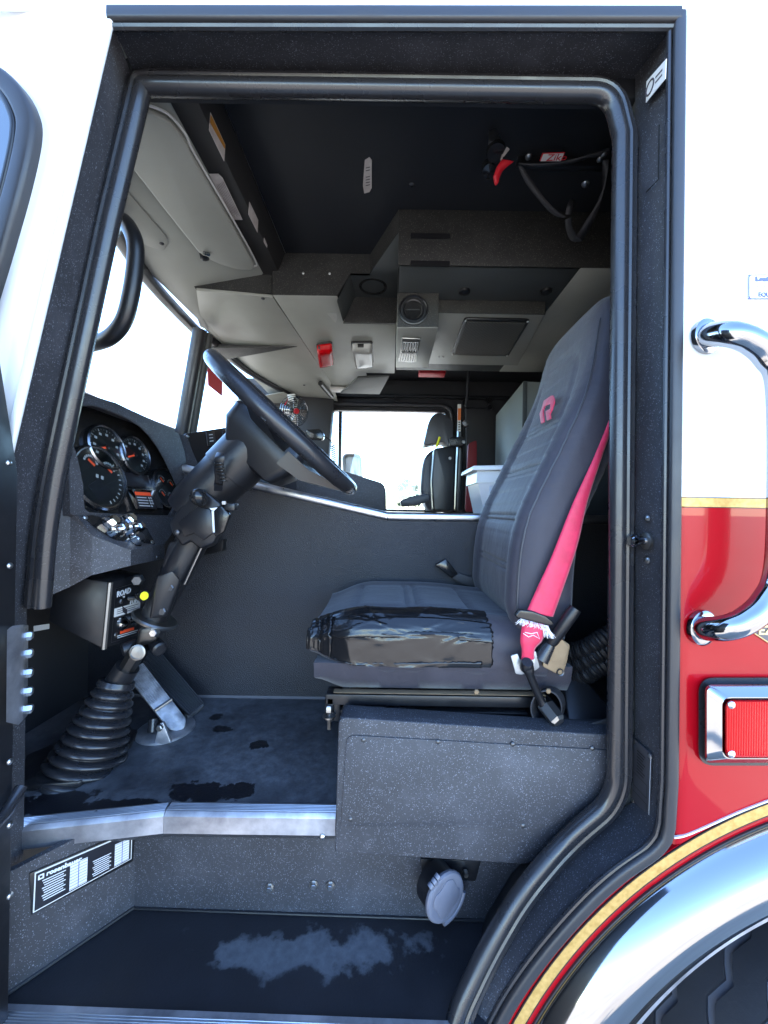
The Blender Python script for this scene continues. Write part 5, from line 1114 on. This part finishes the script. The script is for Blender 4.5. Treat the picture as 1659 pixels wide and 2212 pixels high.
zstrap('strap', [(1060, 1110), (1180, 920), (1290, 740), (1345, 600), (1330, 330)], [(1130, 1140), (1250, 930), (1330, 720), (1385, 480), (1400, 320)], [2.29, 2.31, 2.34, 2.37, 2.40])
zstrap('strap', [(960, 880), (985, 780), (1010, 720)], [(1020, 880), (1045, 790), (1055, 730)], [2.31, 2.33, 2.36])
for u, v in ((590, 300), (1345, 280), (1310, 325)): screw(RC(u, v, 2.395), (0, -.2, -1), .009, 'steel', CH)
screw(RC(1163, 570, ZC - .001), (0, -.2, -1), .012, 'bolt', CH)
RT = thing('warning_tag', 'red warning ribbon tag dangling from the ceiling bracket', 'tag', RC(320, 400, 2.35))
zstrap('tag_fold', [(320, 330), (270, 400), (240, 490)], [(440, 350), (330, 440), (290, 520)], [2.36, 2.34, 2.32], 'red_cloth', RT); zstrap('tag_tip', [(235, 490), (243, 560), (255, 588)], [(290, 515), (285, 560), (265, 588)], [2.32, 2.31, 2.305], 'red_cloth', RT)
zl = [RC(730, 258, 2.385), RC(958, 250, 2.385), RC(920, 335, 2.385), RC(700, 335, 2.385)]
o, n = sticker(CH, zl, 'red_cloth', 'sticker'); c_ = sum(zl, Vector()) / 4; o3, n = sticker(o, [a.lerp(c_, .09) + n * .0018 for a in zl], 'label_white', 'sticker_face')
text('lettering', 'Ziko', c_.lerp(zl[1].lerp(zl[2], .5), .45) + n * .004, zl[1] - zl[0], zl[0] - zl[3], .028, 'red_cloth', o)
box('strap_bar', (RC(480, 360, 2.42).x, 1.0), (RC(480, 360, 2.42).y, RC(480, 360, 2.42).y + .02), (2.415, 2.44), 'plastic', CH, .003)
# ceiling plate sticker
q = [PZ(x, y, ZC - .001) for x, y in ((788, 345), (798, 339), (803, 345), (803, 405), (798, 414), (787, 417), (784, 400))]
so = prism('ceiling_sticker', q, (0, 0, -.0015), 'label_dirty', CAB, 0)
lines('print_lines', [[PZ(790, y, ZC - .004), PZ(799, y - 2, ZC - .004), PZ(799, y, ZC - .004), PZ(790, y + 2, ZC - .004)] for y in (362, 368, 382, 388, 394, 400)], 'print_dark', so)
screw(PZ(889, 399, ZC - .001), (0, 0, -1), .008, 'dark_bolt', CAB)
# ================================================================== far side of the cab
PS = thing('bucket_seat', 'black passenger seat with hooded top against the far window', 'seat', (.1, 1.9, 1.0))
def ploft(nm, pts, d, th, m_, par, bev=.01, r=.02): return prism(nm, round_poly([P(x, y, d) for x, y in pts], r), (0, th, 0), m_, par, bev, 3)
ploft('backrest', [(918, 985), (935, 970), (950, 972), (953, 1105), (925, 1105), (908, 1062), (912, 1010)], 2.75, .30, 'seat_vinyl', PS, .03, .04)
ploft('seat_frame', [(938, 968), (985, 962), (982, 1105), (936, 1105), (932, 1040)], 2.55, .10, 'plastic_rough', PS, .012)
ploft('hood', [(915, 962), (928, 905), (940, 892), (960, 893), (978, 910), (980, 962), (970, 968), (962, 956), (948, 955), (925, 960)], 2.6, .14, 'seat_vinyl', PS, .02, .03)
ploft('armrest', [(864, 1082), (888, 1072), (928, 1066), (930, 1082), (900, 1092), (868, 1096)], 2.5, .12, 'seat_vinyl', PS, .012, .01)
bolt(P(972, 990, 2.545), (0, -1, 0), .012, 'steel', PS); tube('wand', [P(950, 944, 2.58), P(943, 966, 2.58)], .008, 'yellow', PS, 8)
AB = thing('breathing_air_bracket', 'black air pack bracket with steel clips behind the passenger seat', 'bracket', (.5, 1.9, 1.5))
ploft('bracket_post', [(992, 905), (1001, 905), (1000, 1105), (984, 1105)], 2.62, .08, 'plastic', AB, .01)
ploft('bracket_arm', [(970, 945), (1004, 942), (1006, 962), (972, 965)], 2.55, .06, 'metal_black', AB, .008); bolt(P(1001, 955, 2.54), (0, -1, 0), .014, 'steel', AB); tube('clip', [P(975, 952, 2.54), P(985, 950, 2.54), P(988, 956, 2.54), P(984, 960, 2.54)], .004, 'steel', AB, 6)
lathe('knob', P(1006, 915, 2.55), (0, -1, 0), [(0, .025), (.02, .022), (.024, .0003)], 'dark_bolt', AB, 14, cap=False)
ploft('strap', [(1012, 958), (1030, 950), (1030, 1105), (1006, 1105)], 2.75, .04, 'red_bag', AB, .01)
st_ = thing('caution_strip', 'narrow white and orange caution strip beside the far window', 'label', P(993, 900, 2.7))
prism('strip', [P(989, 873, 2.60), P(996, 873, 2.60), P(995, 932, 2.60), P(988, 932, 2.60)], (0, .004, 0), 'label_white', st_, 0)
prism('orange_band', [P(989.5, 882, 2.598), P(995.8, 882, 2.598), P(995.4, 908, 2.598), P(988.8, 908, 2.598)], (0, .002, 0), 'orange', st_, 0)
lines('print_lines', [[P(990, y, 2.598), P(994, y, 2.598), P(994, y + 2.5, 2.598), P(990, y + 2.5, 2.598)] for y in (911, 916, 921, 926)], 'print_dark', st_)
tag(ploft('crew_door_panel', [(1005, 880), (1070, 882), (1072, 1000), (1072, 1105), (1010, 1105)], 2.95, .03, 'wood_dark', None, .01), 'dark panel at the rear of the far doorway', 'panel')
tube('far_header_strap', [P(1012, 800, 2.7), P(1010, 850, 2.7), P(1006, 878, 2.7)], .008, 'webbing', CAB, 6)
for px, py in ((857, 862), (1056, 865), (1058, 880), (1003, 870)): lathe('grommet', PY(px, py, 2.296 if px < 900 else 2.25), (0, -1, 0), [(0, .022), (.012, .018), (.012, .0003)], 'plastic', CAB, 14, cap=False)
CB = thing('storage_cabinet', 'tall grey storage cabinet behind the driver seat', 'cabinet', (.6, 1.5, 1.2))
k0, k1 = P(1071, 890, 2.75), P(1130, 820, 2.0)
hexa('cabinet_side', [Vector((k0.x, k0.y, 1.2)), Vector((k1.x, k1.y, 1.2)), Vector((1.3, k1.y, 1.2)), Vector((1.3, k0.y, 1.2))], [Vector((k0.x, k0.y, 2.12)), Vector((k1.x, k1.y, 2.11)), Vector((1.3, k1.y, 2.11)), Vector((1.3, k0.y, 2.12))], 'beige_panel', CB, .006)
box('door_edge', (k1.x - .002, k1.x + .02), (k1.y - .006, k1.y), (1.2, 2.11), 'headliner_dark', CB, .001)
rdi = tag(box('red_case', (P(905, 790, 2.45).x, P(962, 790, 2.45).x), (1.72, 1.80), (P(0, 796, 2.45).z, P(0, 770, 2.45).z), 'red_cloth', None, .006), 'red case tucked above the far door', 'case')
# bin
BN = thing('storage_bin', 'translucent white plastic tote with lid on the engine cover', 'plastic bin', P(1065, 1100, 1.62))
mat('bin_plastic', (.74, .77, .82), .3, build=lambda nt, b: setattr(b.inputs["Transmission Weight"], 'default_value', .35))
ba, bb, bc = P(1030, 1012, 1.62), P(1120, 988, 1.50), P(1048, 1100, 1.60)
zt, zb2 = ba.z - .01, top[2].z + .012
loft('tub', [[Vector((x0 + dx, y_ + dy, z)) for dx, dy in ((0, .22), (.0, 0), (.30, -.10), (.30, .14))] for z, x0, y_ in ((zb2, ba.x + .035, ba.y), (zt - .05, ba.x + .006, ba.y), (zt - .049, ba.x - .002, ba.y - .004), (zt, ba.x, ba.y - .004))], 'bin_plastic', BN, angle=20)
hexa('lid', [Vector((ba.x - .022 + dx, ba.y - .02 + dy, zt)) for dx, dy in ((0, .27), (0, 0), (.36, -.12), (.36, .17))], [Vector((ba.x - .018 + dx, ba.y - .016 + dy, zt + .02)) for dx, dy in ((0, .26), (0, 0), (.35, -.12), (.35, .16))], 'white_plastic', BN, .005)
for k in range(2): box('rib', (ba.x + .05 + .10 * k, ba.x + .062 + .10 * k), (ba.y - .032 - .033 * k, ba.y + .0), (zb2, zt - .06), 'bin_plastic', BN, .003)
# fan
FN = thing('cab_fan', 'small chrome cage fan with red hub clipped beside the far window', 'fan', P(632, 850, 2.7))
fc = P(636, 888, 2.62); fa = (CAM - fc).normalized(); fa = (fa + Vector((.55, 0, 0))).normalized(); x_, y_, n_f = frame(fa)
for k in range(8):
    r_ = .012 + .0125 * k; tube('cage_ring', [fc + x_ * r_ * math.cos(a) + y_ * r_ * math.sin(a) + n_f * (.03 - .03 * (k / 7) ** 2) for a in [2 * math.pi * j / 28 for j in range(28)]], .0022, 'chrome', FN, 5, closed=True)
for k in range(10):
    a = 2 * math.pi * k / 10; d_ = x_ * math.cos(a) + y_ * math.sin(a); tube('cage_spoke', [fc + d_ * .01 + n_f * .03, fc + d_ * .06 + n_f * .022, fc + d_ * .10, fc + d_ * .09 - n_f * .04], .0018, 'chrome', FN, 5)
lathe('hub', fc, n_f, [(.022, .020), (.036, .018), (.038, .0003)], 'red_cloth', FN, 16, cap=False)
for k in range(4):
    a = 2 * math.pi * k / 4; d_ = x_ * math.cos(a) + y_ * math.sin(a); e_ = -x_ * math.sin(a) + y_ * math.cos(a)
    prism('blade', [fc + d_ * .02 - e_ * .012 - n_f * .005, fc + d_ * .085 - e_ * .03 - n_f * .012, fc + d_ * .09 + e_ * .02 + n_f * .006, fc + d_ * .02 + e_ * .012 + n_f * .006], n_f * .002, 'steel', FN, 0)
lathe('motor', fc, n_f, [(-.08, .001), (-.08, .03), (-.01, .032), (0, .02)], 'steel', FN, 16, cap=False)
hexa('mount', [P(620, 852, 2.62), P(636, 850, 2.62), P(640, 866, 2.62), P(624, 868, 2.62)], [P(622, 852, 2.70), P(638, 850, 2.70), P(640, 866, 2.70), P(626, 868, 2.70)], 'label_white', FN, .004); tube('wire', catmull([P(622, 862, 2.61), P(612, 885, 2.6), P(615, 905, 2.62)], 5), .004, 'red_cloth', FN, 6)
# radio microphone with coil cord
MC = thing('radio_microphone', 'black radio microphone with coiled cord near the far window', 'microphone', P(680, 938, 2.3))
prism('mic_body', round_poly([P(660, 928, 2.3), P(690, 926, 2.3), P(700, 938, 2.3), P(697, 950, 2.3), P(668, 948, 2.3)], .012), (0, .04, 0), 'gloss_black', MC, .006, 3)
pts = catmull([P(696, 940, 2.32), P(712, 950, 2.32), P(720, 962, 2.32)], 5)
for k in range(90): t = k / 89; a = k * .7; pts.append(P(719 + 4 * t + 5 * math.cos(a), 962 + 44 * t, 2.32 + .012 * math.sin(a)))
tube('coil_cord', pts, .0028, 'gloss_black', MC, 6)
# far mirror outside, pine tree
FM = thing('passenger_mirror', 'thin framed passenger mirror outside the far window', 'mirror', P(760, 1040, 3.5))
mp_ = round_poly([P(742, 981, 3.55), P(777, 983, 3.55), P(781, 1048, 3.55), P(746, 1046, 3.55)], .06); tube('mirror_frame', catmull(mp_, 2, True), .018, 'steel', FM, 8, closed=True); prism('mirror_glass', mp_, (0, .02, 0), 'white_plastic', FM, 0)
TR = thing('pine_tree', 'pale pine tree far off beyond the passenger window', 'tree', P(882, 1102, 90.7))
tb0 = P(882, 1110, 90.7); tt = P(884, 1032, 90.7)
tube('trunk', [Vector((tb0.x, tb0.y, ZG)), tb0, tt], [.28, .22, .06], 'bark', TR, 8)
bm = bmesh.new(); rnd = random.Random(2)
for (cx_, cy_, w_, h_) in ((882, 1042, 16, 9), (868, 1052, 12, 6), (897, 1053, 13, 6), (880, 1060, 22, 7), (862, 1074, 16, 5), (902, 1072, 15, 5), (884, 1078, 18, 6), (866, 1088, 10, 4), (896, 1090, 12, 4)):
    for k in range(170):
        a = rnd.uniform(0, 6.28); r_ = math.sqrt(rnd.random()); p = P(cx_ + w_ * r_ * math.cos(a), cy_ + h_ * r_ * math.sin(a), 90.7 + rnd.uniform(-1.5, 1.5)); s = .42
        v = [bm.verts.new(p + Vector((rnd.uniform(-s, s), rnd.uniform(-s, s), rnd.uniform(-s, s)))) for _ in range(3)]; bm.faces.new(v)
fin('crown', bm, 'leaf', TR, 0, recalc=False)
# ================================================================== outside: door, hinge, handle, lamp, badges, wheel
DR = thing('cab_door', 'open black-lined driver door at the left edge with rivets', 'door', (-.70, -.4, ZS - .1))
dx = P(47, 1500, .7).x
dpl = [(.0, .36), (.0, 1.50), (-.010, 1.56), (-.055, 1.80), (-.16, 2.32), (-.9, 2.32), (-.9, .36)]
prism('door_slab', [Vector((dx - .012 * (1 if z > 1.4 else 0) + (-.015 if z < .6 else 0), y, z)) for y, z in dpl], (-.055, 0, 0), 'metal_black', DR, .003)
for py in (1000, 1222, 1645, 1782, 1935): 
    p = PX(22 if py > 1000 else 20, py, dx + .0005); screw(p, (1, 0, 0), .0055, 'bolt', DR)
tube('door_check_strap', [PX(46, 1700, dx + .004), PX(10, 1760, dx + .006), PX(-30, 1800, dx + .01)], .010, 'rubber', DR, 10)
HG = thing('hinge_assembly', 'pale grey bolted door hinge leaf at the door edge', 'hinge', P(40, 1560, .7))
hA = [P(42, 1354, .69), P(62, 1350, .73), P(60, 1546, .73), P(40, 1568, .69)]
hexa('leaf', hA, [v + Vector((-.014, .004, 0)) for v in hA], 'aluminium', HG, .002)
hexa('leaf_body', [P(14, 1358, .66), P(42, 1354, .69), P(40, 1568, .69), P(12, 1562, .66)], [v + Vector((-.01, .02, 0)) for v in (P(14, 1358, .66), P(42, 1354, .69), P(40, 1568, .69), P(12, 1562, .66))], 'dirty_aluminium', HG, .003)
hn = (hA[1] - hA[0]).cross(hA[3] - hA[0]).normalized(); hn = hn if hn.dot(CAM - hA[0]) > 0 else -hn
for py in (1374, 1412, 1454, 1494, 1532): bolt(P(56, py, .722) + hn * .001, hn, .0085, 'bolt', HG, h=.010)
GH = thing('exterior_grab_rail', 'bent chrome grab rail on the white and red cab side', 'grab rail', P(1525, 1355, .7))
hp = [(1522, 727, .0), (1545, 722, -.028), (1580, 722, -.052), (1625, 738, -.062), (1662, 772, -.064), (1688, 830, -.064), (1692, 1040, -.064), (1685, 1230, -.064), (1656, 1300, -.064), (1612, 1340, -.062), (1570, 1356, -.052), (1535, 1358, -.028), (1512, 1356, .0)]
tube('rail', catmull([PY(x, y, yy) for x, y, yy in hp], 8), .0205, 'chrome', GH, 22)
for x, y in ((1527, 727), (1517, 1356)): lathe('flange', PY(x, y, -.001), (.25, -1, 0), [(-.004, .031), (.004, .031), (.007, .027), (.007, .018)], 'chrome', GH, 28, cap=False)
ML = thing('marker_lamp', 'red rectangular side lamp in a chrome bezel above the wheel arch', 'lamp', P(1600, 1570, .7))
def rr(x0, y0, x1, y1, r, yy, n=6): return round_poly([PY(x0, y1, yy), PY(x0, y0, yy), PY(x1, y0, yy), PY(x1, y1, yy)], r, n)
X1 = 1790
loft('gasket', [rr(1509, 1464, X1 + 12, 1654, .028, yy) for yy in (-.0005, -.006)], 'rubber', ML, angle=40)
loft('bezel', [rr(1522, 1478, X1, 1648, .012, -.004), rr(1523, 1479, X1 - 1, 1647, .012, -.022), rr(1527, 1484, X1 - 5, 1643, .012, -.027), rr(1560, 1506, X1 - 40, 1640, .016, -.040), rr(1562, 1508, X1 - 42, 1638, .016, -.040), rr(1564, 1510, X1 - 44, 1637, .015, -.030)], 'chrome', ML, angle=30)
loft('lens', [rr(1565, 1511, X1 - 45, 1637, .014, -.028), rr(1566, 1512, X1 - 46, 1636, .014, -.042), rr(1570, 1516, X1 - 50, 1632, .012, -.046)], 'lens_red', ML, angle=40)
for x, y in ((1580, 1523), (1580, 1629)): screw(PY(x, y, -.046), (0, -1, 0), .0065, 'bolt', ML)
BG = thing('dealer_badge', 'white rounded badge with blue and gold letters on the white side', 'badge', P(1640, 620, .7))
prism('badge_plate', rr(1618, 594, 1760, 645, .006, -.003), (0, .003, 0), 'white_plastic', BG, .0012)
tube('badge_rim', catmull(rr(1618, 594, 1760, 645, .006, -.003), 2, True), .0008, 'badge_blue', BG, 6, closed=True)
X_, Z_ = (1, 0, 0), (0, 0, 1)
text('lettering', 'EQUIPMENT', PY(1638, 636.5, -.0036), X_, Z_, .0105, 'badge_blue', BG, 'LEFT', bold=.0003); text('lettering', 'SI', PY(1633, 621.5, -.0036), X_, Z_, .020, 'badge_gold', BG, 'LEFT', bold=.0004, squeeze=1.5)
prism('truck_emblem', [PY(x, y, -.0045) for x, y in ((1633, 597), (1636, 597), (1637, 604), (1641, 604), (1642, 600), (1655, 600), (1660, 596), (1690, 596), (1690, 607), (1650, 607), (1648, 605), (1645, 607), (1633, 607))], (0, .001, 0), 'badge_blue', BG, 0)
EM = thing('chassis_badge', 'black angular badge with cream edge and lettering on the red panel', 'badge', P(1640, 1370, .7))
eq = [(1604, 1345), (1655, 1330), (1760, 1330), (1760, 1400), (1664, 1392), (1618, 1362)]
prism('badge_plate', [PY(x, y, -.004) for x, y in eq], (0, .004, 0), 'badge_gold', EM, .001); c_ = PY(1690, 1362, -.004)
prism('badge_face', [PY(x, y, -.0045).lerp(PY(1690, 1362, -.0045), .07) for x, y in eq], (0, .001, 0), 'label_grey', EM, 0)
text('lettering', 'EZ', PY(1638, 1362, -.0052), X_, Z_, .022, 'badge_gold', EM, 'LEFT', bold=.0008)
# wheel: steered tyre with zigzag ribs
WH = thing('front_wheel', 'black front tyre with zigzag tread grooves under the chrome fender', 'wheel', (AX + .03, .30, AZ - .59))
steer = R(28); wc = Vector((AX + .0, .28, AZ - .01)); ra = Vector((-math.sin(steer), -math.cos(steer), 0)); rf_ = Vector((-math.cos(steer), math.sin(steer), 0)) * 1
rf_ = Vector((-math.cos(steer), -math.sin(steer), 0)); ra = Vector((math.sin(steer), -math.cos(steer), 0))   # forward, outward
RTy = .60; Wd = .165
def tpt(a, r, w): return wc + (rf_ * math.cos(a) + Vector((0, 0, 1)) * math.sin(a)) * r + ra * w
prof = [(.32, -.13), (.44, -.165), (.53, -.172), (.575, -.160), (.592, -.140), (RTy, -.10), (RTy, .10), (.592, .140), (.575, .160), (.53, .172), (.44, .165), (.32, .13)]
rings = [[tpt(2 * math.pi * k / 96, r - .012 if r > .59 else r, w) for r, w in prof] for k in range(96)]
vs = [v for r in rings for v in r]; m_ = len(prof); fs = [(i * m_ + j, i * m_ + j + 1, ((i + 1) % 96) * m_ + j + 1, ((i + 1) % 96) * m_ + j) for i in range(96) for j in range(m_ - 1)]
geo('carcass', vs, fs, 'groove', WH, 40)
def rib_(w0, w1, z0, z1, sh0=0, sh1=0):
    vs = []; fs = []; n = 168
    for k in range(n):
        a = 2 * math.pi * k / n; zg_ = (0, .5, 1, .4)[k % 4] * .016; wa = w0 + (zg_ if z0 else 0); wb_ = w1 + (zg_ if z1 else 0)
        vs += [tpt(a, RTy - .014, wa), tpt(a, RTy - sh0, wa), tpt(a, RTy - sh1, wb_), tpt(a, RTy - .014 - sh1, wb_)]
    for k in range(n):
        a, b = 4 * k, 4 * ((k + 1) % n)
        for s in range(3): fs.append((a + s, a + s + 1, b + s + 1, b + s))
    return geo('tread_rib', vs, fs, 'tyre', WH, 30)
rib_(-.158, -.101, 0, 1, .010, 0); rib_(-.086, -.037, 1, 1); rib_(-.022, .027, 1, 1); rib_(.042, .091, 1, 1); rib_(.106, .160, 1, 0, 0, .010)
lathe('rim', wc, ra, [(-.12, .31), (.13, .32), (.13, .29), (.02, .25), (.02, .10), (.06, .09), (.06, .001)], 'chrome', WH, 40, cap=False)
# ================================================================== doorway fittings
rearP = Plane(P(1372, 150, .80), P(1448, 1700, .70), P(1372, 1690, .80))
ls = [rearP.at(x, y, .005) for x, y in ((1398, 176), (1441, 127), (1439, 170), (1397, 222))]
JS = thing('jamb_sticker', 'white sticker high on the rear door jamb', 'sticker', ls[3]); o, n = sticker(JS, ls, 'label_white', 'sticker_sheet'); lines('print_lines', [[ls[3].lerp(ls[0], a).lerp(ls[2].lerp(ls[1], a), .5) + n * .0022, ls[3].lerp(ls[0], a).lerp(ls[2].lerp(ls[1], a), .85) + n * .0022, ls[3].lerp(ls[0], a + .1).lerp(ls[2].lerp(ls[1], a + .1), .85) + n * .0022, ls[3].lerp(ls[0], a + .1).lerp(ls[2].lerp(ls[1], a + .1), .5) + n * .0022] for a in (.35, .6)], 'print_dark', o)
cc = ls[3].lerp(ls[0], .5).lerp(ls[2].lerp(ls[1], .5), .22); x2, y2, n2_ = frame(n); tube('emblem_ring', [cc + n * .002 + x2 * .011 * math.cos(a) + y2 * .011 * math.sin(a) for a in [2 * math.pi * k / 20 for k in range(20)]], .0016, 'print_dark', o, 5, closed=True)
rp = [rearP.at(x, y, .003) for x, y in ((1369, 1592), (1410, 1630), (1405, 1776), (1366, 1732))]
RP = thing('rating_plate', 'engraved grey metal rating plate low on the rear door jamb', 'plate', rp[3]); o, n = sticker(RP, rp, 'label_grey', 'plate_sheet', .002)
bi = lambda x, y, of=.003: rp[0].lerp(rp[1], x).lerp(rp[3].lerp(rp[2], x), y) + n * of
fr_l = lambda x0, y0, x1, y1, w=.02: [[bi(x0, y0), bi(x1, y0), bi(x1, y0 + w * .5), bi(x0, y0 + w * .5)], [bi(x0, y1 - w * .5), bi(x1, y1 - w * .5), bi(x1, y1), bi(x0, y1)], [bi(x0, y0), bi(x0 + w, y0), bi(x0 + w, y1), bi(x0, y1)], [bi(x1 - w, y0), bi(x1, y0), bi(x1, y1), bi(x1 - w, y1)]]
lines('engraving', fr_l(.1, .50, .85, .70) + fr_l(.1, .78, .85, .95) + [[bi(.28, .12 + .045 * k), bi(.72 - .06 * (k % 3), .12 + .045 * k), bi(.72 - .06 * (k % 3), .14 + .045 * k), bi(.28, .14 + .045 * k)] for k in range(8)], 'thin_black', o)
lines('bright_edge', [[bi(.97, .03), bi(1, .03), bi(1, .98), bi(.97, .98)]], 'print_white', o)
for x, y in ((.08, .05), (.92, .05), (.08, .96), (.92, .96)): screw(bi(x, y, .002), n, .005, 'bolt', RP)
DSx = thing('door_striker', 'chrome door striker pin on the rear jamb', 'striker', rearP.at(1395, 1168)); pn = Vector((-.85, -.52, 0)).normalized(); sc0 = rearP.at(1397, 1168, .003)
lathe('flange', sc0, rearP.n, [(-.002, .017), (.003, .017), (.005, .013), (.005, .006)], 'steel', DSx, 20, cap=False); tube('pin', [sc0, sc0 + rearP.n * .010, sc0 + rearP.n * .024], [.008, .0075, .0075], 'chrome', DSx, 14); lathe('pin_head', sc0 + rearP.n * .022, rearP.n, [(0, .008), (.002, .0125), (.008, .0125), (.011, .009), (.011, .0003)], 'chrome', DSx, 18, cap=False)
for py in (1120, 1210): screw(rearP.at(1398, py, .003), rearP.n, .007, 'bolt', DSx)
tube('jamb_seam', [rearP.at(1424, 270, .001), rearP.at(1422, 388, .001), rearP.at(1396, 415, .001)], .0012, 'thin_black', CAB, 5)
# charging receptacle with round flap
RO = thing('power_inlet', 'round grey flap power inlet hanging under the seat box', 'inlet', P(960, 1935, .8))
prism('mount', [P(x, y, .88) for x, y in ((908, 1856), (1040, 1860), (1028, 1905), (912, 1898))], (0, .03, 0), 'metal_black', RO, .003)
rc = P(962, 1937, .825); rn = Vector((.62, -1, .02)).normalized()
lathe('housing', rc, rn, [(-.045, .042), (-.012, .043), (-.010, .046), (-.004, .047)], 'plastic', RO, 32)
lathe('flap', rc, rn, [(-.006, .0480), (.000, .0490), (.004, .0465), (.0055, .042), (.0045, .039), (.0045, .0003)], 'grey_plastic', RO, 40, cap=False)
x3, y3, n3 = frame(rn)
stp = []
for k in range(12):
    a = 2 * math.pi * k / 12; r_ = .037 if k % 3 != 1 else .028; stp.append(rc + x3 * r_ * math.cos(a) + y3 * r_ * math.sin(a) + n3 * .0042)
prism('flap_relief', round_poly(stp, .008), n3 * .002, 'grey_plastic', RO, .0008)
for s in (-1, 0, 1):
    h0 = rc + (-x3 * .030 + y3 * .046); dr = (-x3 * .5 + y3 * .86); tube('hinge_knuckle', [h0 + (x3 * .86 + y3 * .5) * s * .010 - (x3 * .86 + y3 * .5) * .004, h0 + (x3 * .86 + y3 * .5) * s * .010 + (x3 * .86 + y3 * .5) * .004], .0065, 'grey_plastic', RO, 12)
hexa('hinge_arm', [h0 + x3 * .005 - dr * .010, h0 - x3 * .005 - dr * .010, h0 - x3 * .005 + dr * .002, h0 + x3 * .005 + dr * .002], [v + n3 * .005 for v in (h0 + x3 * .005 - dr * .010, h0 - x3 * .005 - dr * .010, h0 - x3 * .005 + dr * .002, h0 + x3 * .005 + dr * .002)], 'grey_plastic', RO, .001)
lt = [rc + (x3 * math.cos(a) + y3 * math.sin(a)) * .0525 for a in [R(-95 + 80 * k / 14) for k in range(15)]]; tube('lift_lip', lt, .0055, 'grey_plastic', RO, 10)
for px, py in ((915, 1898), (1005, 1883)): bolt(P(px, py, .872), (0, -1, 0), .006, 'bolt', RO, h=.012)
# step well instruction plate
def az(u, v): return (50 + u / 3.318) / 1.8228, (3330 + v / 3.318) / 1.8228
SWp = Plane((w1.x, w1.y, ZS), (w0e.x, w0e.y, ZS), (w1.x, w1.y, ZF))
LP = thing('step_label', 'black instruction plate with white lettering on the step well side', 'label', SWp.at(*az(800, 700)))
pq = [SWp.at(*az(*p), .004) for p in ((288, 352), (1560, -190), (1550, 170), (262, 878))]
pn_ = SWp.n
prism('plate', [SWp.at(*az(*p), .0) for p in ((215, 350), (1600, -240), (1565, 190), (240, 890))], pn_ * .004, 'plastic', LP, .001)
prism('plate_border', pq, pn_ * .0008, 'label_white', LP, 0)
bl = lambda x, y, of=.0058: pq[0].lerp(pq[1], x).lerp(pq[3].lerp(pq[2], x), y) + pn_ * of
def Q(x0, y0, x1, y1, of=.0014): return [bl(x0, y0, of), bl(x1, y0, of), bl(x1, y1, of), bl(x0, y1, of)]
prism('plate_face', Q(.012, .035, .988, .965, .0012), pn_ * .0006, 'label_black', LP, 0)
xw = (pq[1] - pq[0]).normalized(); uw = (pq[0] - pq[3]).normalized(); hgt = (pq[0] - pq[3]).length
text('lettering', 'rosenbauer', bl(.105, .145, .0022), xw, uw, hgt * .16, 'print_white', LP, 'LEFT', bold=.0005)
lines('emblem', [Q(.03, .09, .085, .125, .0022), Q(.03, .09, .045, .22, .0022), Q(.07, .125, .085, .22, .0022), Q(.045, .185, .07, .22, .0022)], 'print_white', LP)
lines('print_lines', [Q(.07 + .01 * (k % 3), .27 + .065 * k, .29 - .02 * (k % 2), .295 + .065 * k, .0022) for k in range(9)] + [Q(.56 + .01 * (k % 3), .40 + .065 * k, .76 - .02 * (k % 2), .425 + .065 * k, .0022) for k in range(8)], 'print_white', LP)
lines('table', [Q(.33, .19, .505, .93, .0022)], 'label_white', LP); lines('table', [Q(.80, .19, .965, .93, .0022)], 'label_white', LP); lines('table_lines', [Q(x, .21 + .085 * k, x + .17 if x < .5 else x + .16, .222 + .085 * k, .0028) for k in range(9) for x in (.33, .80)] + [Q(.412, .19, .42, .93, .0028), Q(.88, .19, .888, .93, .0028)], 'badge_blue', LP)
